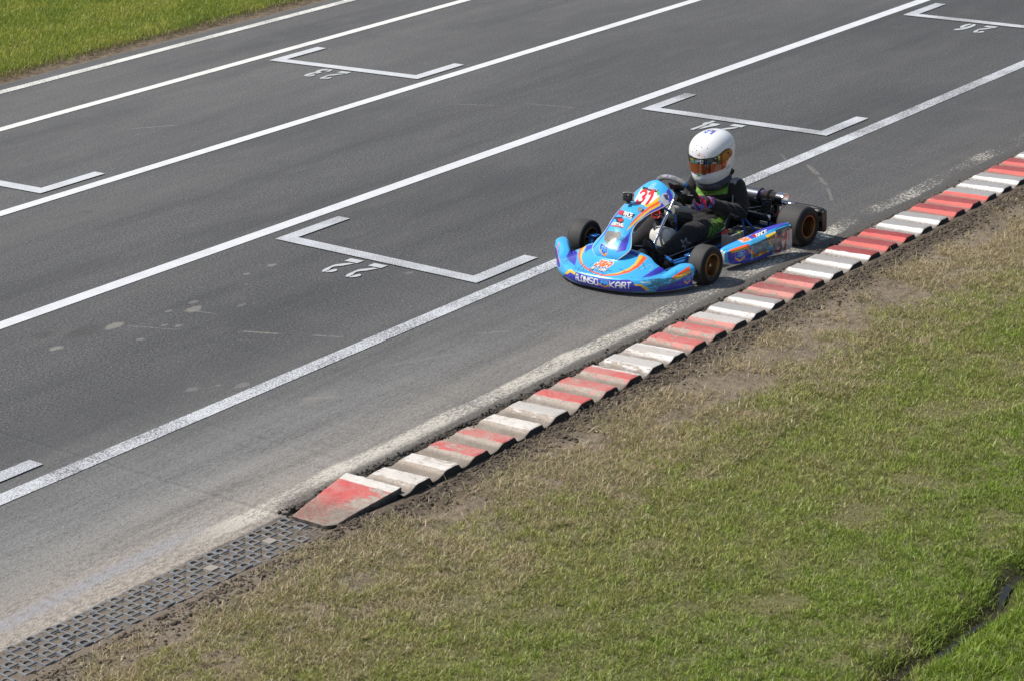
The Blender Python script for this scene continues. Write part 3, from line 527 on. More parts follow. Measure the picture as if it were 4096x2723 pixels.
# dark edge plastic/soil step beside the pavers is part of the soil mesh; far lawn beyond the track
x, y = scatter(800000, -5, 12, 8.86, 14.5, .12); eb = 8.98+.10*(fbm(x*2.2, y*0, 3, 51)-.5)*2; k = rng.random(len(x)) < sstep(eb-.10, eb+.12, y)*.8+.02; x, y = x[k], y[k]; n = len(x)
g = .5+.9*(fbm(x*2.5, y*2.5, 4, 52)-.5)+rng.normal(0, .16, n); rim = sstep(9.12, 8.95, y)
col = pal(g, [(.56, .51, .15), (.46, .48, .10), (.37, .43, .07), (.27, .345, .055), (.19, .26, .045)])*rng.uniform(.8, 1.25, n)[:, None]
db = (rng.random(n) < rim*.75)[:, None]; col = np.where(db, np.array([(.30, .22, .14)])*rng.uniform(.6, 1.5, n)[:, None], col)
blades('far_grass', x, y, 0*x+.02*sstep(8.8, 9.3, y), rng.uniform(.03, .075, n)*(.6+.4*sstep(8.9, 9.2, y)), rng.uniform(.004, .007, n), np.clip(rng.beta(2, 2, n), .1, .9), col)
# ------------------------------------------------------------------ kart
KLOC, KROT = (0, .52, 0), R(-3.5)
M['paint'] = colmat('sticker_paint', .24, .6)
M['rubber'] = simple('tyre_rubber', (.011, .0105, .0105), .58, bump=.25, bs=160, var=.25, spec=.4)
M['tread'] = simple('worn_tread', (.046, .044, .043), .72, bump=.4, bs=220, var=.18)
M['gold'] = simple('gold_magnesium', (.27, .165, .070), .45, 1, var=.25)
M['black'] = simple('black_plastic', (.014, .014, .015), .38, var=.3)
M['blackm'] = simple('black_metal', (.02, .02, .022), .32, .6, var=.3)
M['blue'] = simple('blue_frame', (.012, .12, .40), .3, .15, coat=.5, var=.15)
M['chrome'] = simple('chrome', (.75, .75, .76), .12, 1, var=.05)
M['alu'] = simple('aluminium', (.50, .50, .50), .32, 1, var=.1)
M['white'] = simple('white_plastic', (.62, .60, .55), .4, var=.06)
M['grey'] = simple('grey_plastic', (.30, .29, .25), .55, var=.12, bump=.2)
M['seat'] = simple('seat_shell', (.028, .036, .050), .5, var=.3, bump=.3)
M['lip'] = simple('worn_lip', (.17, .16, .15), .6, var=.3)
M['red'] = simple('red_plastic', (.62, .045, .03), .35)
M['steel'] = simple('heat_steel', (.22, .22, .24), .3, .9)
CY_ = (.055, .42, .80); BL = (.035, .040, .42); OR = (.90, .125, .012); YE = (.80, .50, .015); WH = (.82, .82, .80); BK = (.015, .015, .018); DB = (.012, .10, .42); RE = (.72, .02, .03)
#SURF-BEGIN
def bumper_sections():
    S = []
    #   y      xb    P4x   P4z   P5x   P5z   P6x   P6z   P7x   P7z
    T = [(0.00, -1.045, -.985, .128, -.875, .162, -.785, .194, -.70, .208),
         (0.10, -1.043, -.983, .128, -.875, .161, -.785, .192, -.70, .206),
         (0.20, -1.030, -.972, .127, -.875, .154, -.785, .185, -.705, .199),
         (0.28, -1.008, -.955, .125, -.875, .143, -.79, .171, -.715, .185),
         (0.34, -.985, -.935, .122, -.870, .132, -.80, .150, -.735, .160),
         (0.39, -.957, -.915, .118, -.855, .122, -.79, .132, -.73, .136),
         (0.43, -.925, -.89, .114, -.835, .110, -.765, .108, -.70, .108),
         (0.47, -.885, -.855, .116, -.80, .122, -.73, .142, -.655, .152),
         (0.51, -.835, -.81, .120, -.765, .138, -.70, .156, -.63, .163),
         (0.55, -.765, -.745, .121, -.715, .140, -.67, .158, -.62, .162),
         (0.575, -.70, -.69, .118, -.675, .130, -.655, .144, -.62, .148),
         (0.585, -.64, -.637, .112, -.632, .122, -.627, .130, -.62, .132)]
    full = [t for t in T[::-1]]+[(-t[0],)+t[1:] for t in T[1:]]
    for t in full:
        y, xb, x4, z4, x5, z5, x6, z6, x7, z7 = t
        e = min(1, (abs(y)/.585)**6); ye = lambda f: y*(1-.0*f)
        S.append([(xb+.05, y*.985, .028), (xb+.008, y*.995, .028), (xb-.010, y, .050), (xb-.012, y*1.006, .082), (xb+.006, y*1.004, .112), (x4, y, z4), (x5, y, z5), (x6, y, z6), (x7, y, z7), (x7+.012, y*.985, z7-.012), (x7+.018, y*.97, z7-.045)])
    S = np.array(S); y = S[..., 1]; x = S[..., 0]; far = np.clip(y/.30, 0, 1); tt = np.clip((-x-.64)/.16, 0, 1)
    S[..., 1] = y-.110*far*tt*tt*(3-2*tt)          # the far corner has been pushed in
    return S          # (23, 11, 3), from the far side (+y) to the near side (-y)
def panel_sections():
    #     x      z     w    drop   yc
    T = [(-.842, .146, .004, .000, -.026), (-.848, .156, .054, .002, -.026), (-.852, .175, .094, .006, -.026), (-.848, .203, .124, .014, -.026), (-.830, .235, .144, .024, -.028), (-.797, .266, .148, .030, -.028),
         (-.752, .302, .126, .030, -.022), (-.70, .343, .104, .028, -.010), (-.645, .377, .102, .028, .002), (-.585, .405, .108, .027, .004), (-.52, .433, .120, .030, .0), (-.455, .458, .138, .038, -.004),
         (-.40, .484, .154, .050, -.006), (-.355, .511, .160, .062, -.004), (-.315, .537, .153, .068, .0), (-.285, .554, .130, .064, .0), (-.268, .562, .095, .050, .0), (-.260, .563, .05, .03, .0), (-.258, .561, .004, .0, .0)]
    A = np.array(T); tx, tz = np.gradient(A[:, 0]), np.gradient(A[:, 1]); L = np.hypot(tx, tz); nx_, nz_ = -tz/L, tx/L
    S = []
    for i in range(len(A)):
        row = []
        for v in np.linspace(-1, 1, 9):
            d = A[i, 3]*abs(v)**2.2; row.append((A[i, 0]-nx_[i]*d, A[i, 4]-v*A[i, 2], A[i, 1]-nz_[i]*d))
        S.append(row)
    return np.array(S)          # rows along the panel from its foot, columns from +y to -y
def pod_sections(sd=-1):
    #     x     yo    yi   zb    zf    zo    zi
    T = [(-.196, .498, .482, .075, .105, .110, .110), (-.190, .508, .466, .050, .122, .130, .130), (-.170, .530, .458, .042, .130, .140, .142), (-.12, .560, .462, .036, .136, .149, .153), (-.05, .583, .473, .032, .142, .156, .162), (.04, .604, .486, .030, .150, .164, .171),
         (.12, .614, .503, .030, .158, .172, .183), (.20, .622, .522, .030, .168, .183, .196), (.27, .630, .548, .030, .177, .192, .206), (.33, .637, .572, .031, .186, .202, .211), (.39, .644, .600, .032, .193, .208, .213)]
    S = []
    for (x, yo, yi, zb, zf, zo, zi) in T:
        m = (yo+yi)/2; S.append([(x, sd*yi, zb+.01), (x, sd*(yi+.02), zb), (x, sd*(yo-.015), zb), (x, sd*yo, zb+.014), (x, sd*(yo+.003), (zb+zf)/2), (x, sd*yo, zf), (x, sd*(yo-.008), (zf+zo)/2), (x, sd*(yo-.028), zo), (x, sd*m, (zo+zi)/2+.004), (x, sd*yi, zi), (x, sd*(yi-.004), zi-.03)])
    return np.array(S)
def dens(S, nu, nv): return cr(cr(S, nu).swapaxes(0, 1), nv).swapaxes(0, 1)
NB, NPN, NPD = (620, 190), (330, 170), (330, 200)
#SURF-END
K = empty('go_kart', KLOC, KROT); tag(K, 'blue go-kart number 31 driven along the track beside the red and white kerb', 'go-kart')
def P_(name, vf, m, par=None, **k): return part(name, vf, m, K if par is None else par, **k)
def Ps_(name, pieces, m, par=None, **k):
    for vf in pieces: P_(name, vf, m, par, **k)
def blend(c, m, col, a=1.): c[m] = c[m]*(1-a)+np.array(col)*a
#DESIGN
# paint layout of the plastics, in surface coordinates (rows, columns of the sections above)
TB = {"band": [(6.75,1.41),(7.68,2.36),(8.27,2.89),(8.76,3.37),(9.37,3.56),(9.84,3.7),(10.23,3.7),(10.6,3.68),(10.91,3.63),(11.18,3.6),(11.4,3.56),(11.6,3.53),(11.8,3.56),(11.99,3.56),(12.19,3.56),(12.38,3.56),(12.58,3.56),(12.75,3.58),(12.95,3.6),(13.17,3.6),(13.36,3.63),(13.58,3.63),(13.75,3.7),(13.95,3.77),(14.17,3.82),(14.39,3.89),(14.61,3.96),(15.1,3.68),(15.54,3.13),(15.81,3.08),(16.1,3.05),(16.4,3.01),(16.67,2.58),(16.89,2.08),(17.06,1.46),(16.76,1.46),(16.47,1.48),(16.18,1.48),(15.88,1.43),(15.61,1.43),(15.34,1.38),(15.05,1.26),(14.78,1.19),(14.54,1.22),(14.27,1.15),(14.05,1.19),(13.83,1.17),(13.58,1.0),(13.39,1.0),(13.19,1.0),(13.02,1.05),(12.82,1.0),(12.65,1.03),(12.48,1.03),(12.31,1.03),(12.14,1.03),(11.94,1.03),(11.77,1.05),(11.6,1.1),(11.4,1.07),(11.21,1.1),(10.99,1.12),(10.74,1.19),(10.42,1.22),(10.06,1.22),(9.81,1.48),(9.52,1.65),(9.18,1.74),(8.71,1.77),(8.05,1.67),(7.46,1.6)],"hookL": [(7.64,2.48),(8.12,3.05),(8.52,3.56),(9.03,3.89),(9.47,3.75),(9.86,3.58),(9.81,3.2),(9.45,3.29),(9.05,3.37),(8.34,2.63)],"hookR": [(15.39,3.15),(15.69,3.15),(15.98,3.15),(16.3,3.13),(16.62,2.84),(16.91,2.55),(17.15,2.24),(17.4,1.86),(17.11,1.79),(16.84,1.72),(16.64,2.17),(16.42,2.51),(16.18,2.82),(15.86,2.84),(15.56,2.86)],"blueR": [(17.89,1.24),(18.21,2.08),(18.43,2.65),(18.72,2.7),(18.99,2.74),(19.23,2.79),(19.43,2.94),(19.63,3.08),(19.85,3.2),(20.07,3.32),(20.31,3.41),(20.51,3.6),(20.7,3.84),(20.92,4.22),(21.19,5.32),(21.46,5.92),(21.63,3.87),(21.83,3.32),(21.98,2.79),(22.0,2.24),(22.0,1.48),(21.68,1.53),(21.31,1.58),(21.0,1.58),(20.73,1.55),(20.46,1.5),(20.21,1.46),(19.97,1.38),(19.75,1.29),(19.53,1.17),(19.28,0.93),(19.09,0.95),(18.84,0.93),(18.62,1.0),(18.4,1.15),(18.16,1.22)],"redR": [(19.45,3.96),(19.53,4.68),(19.58,5.23),(19.72,5.54),(19.87,5.85),(20.02,6.18),(20.14,6.54),(20.24,6.95),(20.24,7.42),(21.14,6.63),(20.83,6.13),(20.56,5.7),(20.34,5.35),(20.12,5.01),(19.92,4.46),(19.72,4.03)],"yelR": [(19.31,3.37),(19.43,3.65),(19.58,3.96),(19.75,4.18),(19.92,4.61),(20.12,4.96),(20.34,5.3),(20.58,5.66),(20.83,6.11),(21.14,6.63),(21.41,5.47),(21.12,4.92),(20.83,4.06),(20.61,3.84),(20.38,3.68),(20.09,3.56),(19.8,3.46),(19.55,3.41)],"violN": [(15.83,4.77),(15.78,5.3),(15.74,5.73),(15.71,6.11),(15.74,6.42),(15.76,6.75),(15.74,7.09),(15.74,7.4),(15.69,7.76),(15.78,8.28),(16.05,8.28),(16.27,8.31),(17.89,7.11),(17.94,7.28),(17.86,7.02),(16.57,8.28),(16.54,7.68),(16.54,7.28),(16.57,6.85),(16.54,6.49),(16.49,6.13),(16.49,5.7),(16.37,5.44),(16.2,5.2),(16.03,4.99)],"swoosh": [(15.96,3.65),(16.35,3.37),(16.67,3.37),(16.98,3.37),(17.3,3.37),(17.6,3.53),(17.89,3.68),(17.57,3.63),(17.25,3.56),(16.96,3.56),(16.64,3.58),(16.3,3.6)],"ring": [(7.22,8.19),(6.71,8.19),(6.36,7.59),(6.53,6.95),(7.27,6.28),(8.17,5.73),(9.05,5.32),(9.52,5.18),(9.96,5.04),(10.42,4.84),(10.82,4.73),(11.13,4.61),(11.38,4.49),(11.62,4.32),(11.84,4.25),(12.06,4.18),(12.28,4.11),(12.48,4.06),(12.65,4.15),(12.8,4.27),(12.97,4.37),(13.14,4.49),(13.31,4.58),(13.43,4.8),(13.56,4.99),(13.68,5.16),(13.83,5.3),(13.95,5.47),(13.97,5.73),(14.02,5.97),(14.1,6.21),(14.17,6.42),(14.17,6.63),(14.14,6.87),(14.1,7.14),(14.02,7.42),(13.9,7.78),(13.68,7.71),(13.46,7.68),(13.63,7.28),(13.7,7.02),(13.75,6.78),(13.8,6.56),(13.78,6.35),(13.73,6.16),(13.73,5.94),(13.7,5.73),(13.61,5.56),(13.48,5.39),(13.39,5.23),(13.29,5.06),(13.17,4.87),(12.99,4.8),(12.85,4.68),(12.7,4.56),(12.55,4.44),(12.41,4.32),(12.21,4.39),(11.99,4.49),(11.77,4.56),(11.55,4.63),(11.33,4.75),(11.09,4.84),(10.77,4.96),(10.4,5.04),(9.96,5.18),(9.54,5.3),(9.1,5.42),(8.37,5.78),(7.56,6.25),(6.75,7.23),(7.0,7.59),(7.29,7.95)],"yelL": [(7.29,8.19),(7.68,7.97),(7.46,7.64),(7.29,7.37),(7.49,6.66),(8.0,6.21),(8.57,5.8),(9.13,5.54),(9.59,5.3),(9.1,5.42),(8.39,5.78),(7.59,6.25),(7.07,6.75),(6.78,7.3),(7.0,7.71)],"yelD": [(13.12,7.64),(13.48,7.66),(13.63,7.28),(13.68,7.04),(13.73,6.8),(13.78,6.59),(13.75,6.37),(13.73,6.18),(13.7,5.97),(13.7,5.75),(13.58,5.58),(13.48,5.42),(13.39,5.25),(13.26,5.08),(13.17,4.89),(12.99,4.8),(12.85,4.68),(12.7,4.58),(12.55,4.44),(12.41,4.32),(12.53,4.51),(12.65,4.68),(12.8,4.8),(12.92,4.94),(13.07,5.06),(13.17,5.2),(13.24,5.37),(13.31,5.51),(13.39,5.68),(13.48,5.85),(13.51,6.06),(13.51,6.3),(13.56,6.52),(13.48,6.78),(13.36,7.11)],"violT": [(12.04,7.02),(12.04,7.26),(12.02,7.52),(11.99,7.83),(12.19,7.8),(12.38,7.78),(12.6,7.71),(12.8,7.71),(12.99,7.71),(13.26,7.23),(12.95,7.26),(12.68,7.3),(12.51,7.23),(12.36,7.16),(12.19,7.09)],"violTL": [(7.68,7.88),(8.03,7.76),(8.34,7.76),(8.66,7.78),(8.47,7.18),(7.95,7.02),(7.78,6.68),(7.54,7.14),(7.56,7.49)],"violF": [(4.45,5.94),(4.31,6.44),(4.38,7.09),(4.65,9.05),(5.68,7.9),(6.09,7.18),(6.88,6.42),(7.66,5.8),(8.15,5.42),(8.59,5.11),(8.96,4.77),(8.27,4.89),(7.59,5.01),(6.85,5.18),(5.7,5.73)],"blueF": [(0.76,3.44),(1.35,4.22),(1.47,3.68),(1.59,3.34),(1.79,3.03),(4.04,4.06),(4.99,3.99),(5.8,3.79),(6.31,3.53),(6.0,2.67),(5.26,2.89),(4.11,2.86),(3.67,3.13),(1.03,1.26),(0.91,2.03),(0.83,2.55),(0.73,2.98)],"redF": [(2.25,6.4),(1.96,5.82),(1.59,4.99),(1.64,3.84),(1.66,3.39),(1.69,2.94),(3.87,3.99),(4.89,4.06),(5.75,3.91)],"greyline": [(14.54,6.16),(14.61,6.4),(14.68,6.66),(14.76,6.92),(14.78,7.23),(14.83,7.52),(15.25,7.35),(15.42,6.85),(15.56,6.37)],"scr1": [(12.82,5.39),(12.9,5.54),(12.95,5.7),(12.99,5.87),(13.07,6.04),(13.14,6.21),(13.21,6.4),(13.29,6.56),(13.36,6.75),(13.43,6.95),(13.51,7.18),(13.56,7.45),(13.58,7.73)],"alonsoBL": (10.01,2.29),"alonsoTL": (9.96,3.41),"alonsoBR": (12.21,2.17),"alonsoTR": (12.19,3.44),"kartBL": (13.04,2.1),"kartTL": (13.04,3.2),"kartBR": (15.05,2.34),"kartTR": (15.0,3.27),"badge": (12.63,2.63),"badgeT": (12.58,3.39),"badgeB": (12.58,1.77),"ja": (11.53,5.61),"jaL": (10.96,5.51),"jaR": (12.11,5.58),"jaT": (11.21,5.89),"jaB": (11.92,5.06),"badgeR": (21.24,2.98),"scL": (10.35,4.82),"scR": (17.74,4.06),"scF": (6.44,3.84)}
TP = {"blue": [(13.13,8.0),(13.47,8.0),(13.9,7.83),(14.18,7.6),(14.5,7.39),(14.9,7.22),(15.68,7.29),(14.24,6.8),(13.56,6.8),(13.17,7.16),(12.81,7.52),(12.41,7.43),(12.05,7.35),(11.69,7.31),(11.41,7.33),(11.15,7.33),(10.87,7.37),(10.61,7.41),(10.37,7.43),(10.11,7.56),(9.85,7.66),(9.59,7.77),(9.35,7.83),(9.09,7.89),(8.83,7.92),(8.49,7.96),(8.13,7.96),(7.79,7.87),(7.43,7.69),(7.11,7.56),(6.83,7.37),(6.55,7.14),(6.23,6.7),(5.89,6.34),(5.55,6.0),(5.21,5.94),(4.85,5.92),(4.44,6.0),(4.0,6.09),(3.56,6.19),(3.76,6.55),(3.96,6.85),(4.16,7.16),(4.38,7.45),(4.81,7.29),(5.19,7.26),(5.55,7.33),(5.87,7.41),(6.19,7.45),(6.51,7.54),(6.81,7.58),(7.17,7.73),(7.55,7.77),(7.91,7.73),(8.27,7.6),(8.57,7.73),(8.85,7.83),(9.13,7.9),(9.41,7.92),(9.67,7.92),(9.93,8.0),(10.21,8.0),(10.49,8.0),(10.75,8.0),(11.03,8.0),(11.29,8.0),(11.57,8.0),(11.83,8.0),(12.15,8.0),(12.47,8.0),(12.79,8.0)],"orange": [(12.01,6.7),(11.93,7.18),(11.65,7.12),(11.37,7.1),(11.09,7.08),(10.83,7.05),(10.57,7.03),(10.29,7.1),(10.01,7.18),(9.73,7.22),(9.47,7.22),(9.21,7.2),(8.91,7.26),(8.59,7.29),(8.25,7.27),(7.93,7.18),(7.59,7.05),(7.25,6.85),(7.63,6.93),(8.01,6.89),(8.33,6.93),(8.67,6.87),(8.99,6.8),(9.29,6.7),(9.57,6.68),(9.85,6.66),(10.13,6.63),(10.41,6.57),(10.69,6.49),(10.95,6.51),(11.21,6.55),(11.47,6.59),(11.73,6.63)],"yellow": [(11.93,7.2),(11.57,7.54),(11.29,7.52),(11.01,7.5),(10.75,7.48),(10.49,7.48),(10.21,7.58),(9.93,7.64),(9.67,7.68),(9.39,7.71),(9.13,7.69),(8.85,7.73),(8.57,7.73),(8.29,7.69),(7.99,7.6),(7.69,7.45),(7.39,7.22),(7.09,6.93),(6.81,6.57),(7.37,6.85),(7.69,7.06),(7.99,7.22),(8.31,7.29),(8.61,7.31),(8.89,7.31),(9.19,7.26),(9.45,7.27),(9.71,7.26),(9.99,7.22),(10.25,7.18),(10.53,7.1),(10.79,7.1),(11.07,7.1),(11.35,7.12),(11.63,7.16)],"yelU": [(10.51,6.19),(10.69,6.38),(10.89,6.55),(11.11,6.7),(11.31,6.87),(11.71,6.72),(12.13,6.63),(12.47,6.38),(12.81,6.19),(12.99,5.77),(12.61,5.82),(12.25,5.94),(11.91,6.07),(11.61,6.0),(11.35,5.92),(11.07,5.86),(10.91,5.56),(10.77,5.21)],"plate": [(10.69,3.51),(11.21,2.35),(11.59,2.21),(11.99,2.08),(12.37,2.02),(12.79,1.95),(13.19,1.89),(13.62,1.81),(13.41,2.58),(13.29,3.21),(13.23,3.76),(13.19,4.28),(13.17,4.75),(13.19,5.19),(13.21,5.61),(12.71,6.21),(12.33,6.13),(11.95,6.09),(11.61,6.09),(11.27,6.13),(11.05,5.8),(10.83,5.46),(10.63,5.1),(10.63,4.35)],"plateK": [(13.76,1.97),(13.6,2.69),(13.52,3.28),(13.47,3.82),(13.47,4.32),(13.49,4.77),(13.54,5.21),(13.62,5.61),(13.11,5.73),(13.07,5.33),(13.03,4.91),(13.01,4.47),(13.01,3.99),(13.03,3.49),(13.09,2.92),(13.21,2.29)],"greenR": [(13.54,5.44),(13.01,6.05),(12.57,5.94),(13.09,5.52)],"greenL": [(13.01,2.06),(13.64,2.0),(13.19,2.46)],"race": [(9.67,0.38),(9.43,1.62),(9.31,2.58),(9.25,3.42),(9.23,4.14),(9.21,4.85),(9.21,5.5),(9.25,6.07),(8.89,6.21),(8.55,6.26),(8.51,5.61),(8.51,4.91),(8.55,4.09),(8.59,3.25),(8.69,2.27),(8.87,1.09),(9.25,0.8)],"raceR": [(9.67,0.38),(9.33,2.42),(9.01,2.69),(8.67,2.94),(8.91,1.11)],"kblob": [(8.37,0.0),(8.41,0.97),(8.37,2.23),(8.43,3.25),(8.03,4.83),(7.55,4.75),(7.31,5.61),(7.01,5.5),(6.97,4.81),(6.95,4.07),(6.95,3.26),(6.97,2.41),(7.03,1.41),(7.37,1.09),(7.43,2.02),(7.53,2.83),(7.95,2.16),(8.15,1.01)],"kred": [(8.09,2.58),(8.15,3.32),(8.23,4.01),(7.95,4.64),(7.71,3.93),(7.83,2.98)],"kred2": [(7.33,1.05),(7.25,2.14),(7.23,3.05),(7.25,3.88),(7.27,4.66),(7.33,5.38),(7.07,5.44),(7.03,4.77),(6.99,4.09),(6.97,3.34),(6.99,2.52),(7.03,1.6)],"window": [(6.49,1.15),(6.43,2.29),(6.43,3.23),(6.45,4.09),(6.47,5.25),(6.21,5.54),(5.83,5.19),(5.43,4.91),(5.07,4.58),(4.67,4.3),(4.59,3.32),(4.85,2.79),(5.13,2.18),(5.51,1.79),(5.89,1.28),(6.19,1.22)],"windowW": [(5.37,3.74),(5.55,4.2),(5.75,4.68),(5.43,4.91),(5.07,4.58),(4.67,4.3),(4.63,3.46),(5.01,3.59)],"blueL": [(3.04,0.0),(3.4,0.06),(3.88,0.46),(4.32,0.71),(4.73,0.82),(5.09,0.88),(5.43,0.8),(5.73,0.73),(6.03,0.67),(6.35,0.46),(6.65,0.29),(6.95,0.15),(7.25,0.15),(7.57,0.23),(7.89,0.31),(8.23,0.27),(8.55,0.31),(8.89,0.29),(9.23,0.23),(9.59,0.1),(9.95,0.0),(9.69,0.76),(9.33,0.94),(8.99,1.07),(8.65,1.16),(8.31,1.22),(7.99,1.2),(7.67,1.16),(7.37,1.05),(7.09,0.95),(6.81,0.94),(6.53,0.99),(6.27,1.03),(5.97,1.13),(5.71,1.13),(5.43,1.16),(5.13,1.18),(4.83,1.11),(4.46,1.01),(4.08,0.82),(3.68,0.53),(3.24,0.08)],"shield": [(3.92,1.64),(3.92,2.37),(3.96,3.04),(3.98,3.68),(4.02,4.3),(3.54,4.51),(3.0,4.7),(2.62,4.03),(2.16,3.09),(2.32,2.18),(2.46,1.28),(3.0,1.6),(3.48,1.7)],"shY": [(2.66,1.39),(2.54,2.27),(2.42,3.17),(2.82,4.01),(3.18,4.64),(2.96,4.72),(2.56,4.03),(2.12,3.09),(2.26,2.14),(2.4,1.22)],"shO": [(2.4,1.22),(2.28,2.16),(2.16,3.09),(2.6,4.03),(2.98,4.7),(2.78,4.7),(2.36,3.99),(1.86,2.98),(2.04,2.02),(2.2,1.11)],"grey": [(12.31,6.47),(12.75,6.4),(13.23,6.38),(13.78,6.84),(13.62,7.12),(13.45,7.41),(13.07,7.56),(12.69,7.77),(12.35,8.0),(11.87,7.9),(11.99,7.45),(12.13,6.97)],"greyK": [(13.17,6.59),(13.64,7.1),(13.23,7.35),(12.87,7.66),(12.69,7.31),(12.91,6.95)],"n31BL": (10.75,3.32),"n31TL": (12.81,2.39),"n31BR": (11.13,6.11),"n31TR": (12.65,5.16),"raceBL": (8.73,3.34),"raceTL": (9.25,2.79),"raceBR": (8.65,6.01),"raceTR": (9.15,5.84),"kBL": (7.17,1.55),"kTL": (7.51,1.2),"kBR": (7.19,5.4),"kTR": (7.51,5.19),"emb": (14.28,4.03),"sh": (3.32,3.15),"busBL": (13.33,3.59),"busBR": (13.33,5.54),"busTL": (13.58,3.47),"busTR": (13.56,5.44),"scuff": (5.81,6.45),"white1": (8.23,6.01)}
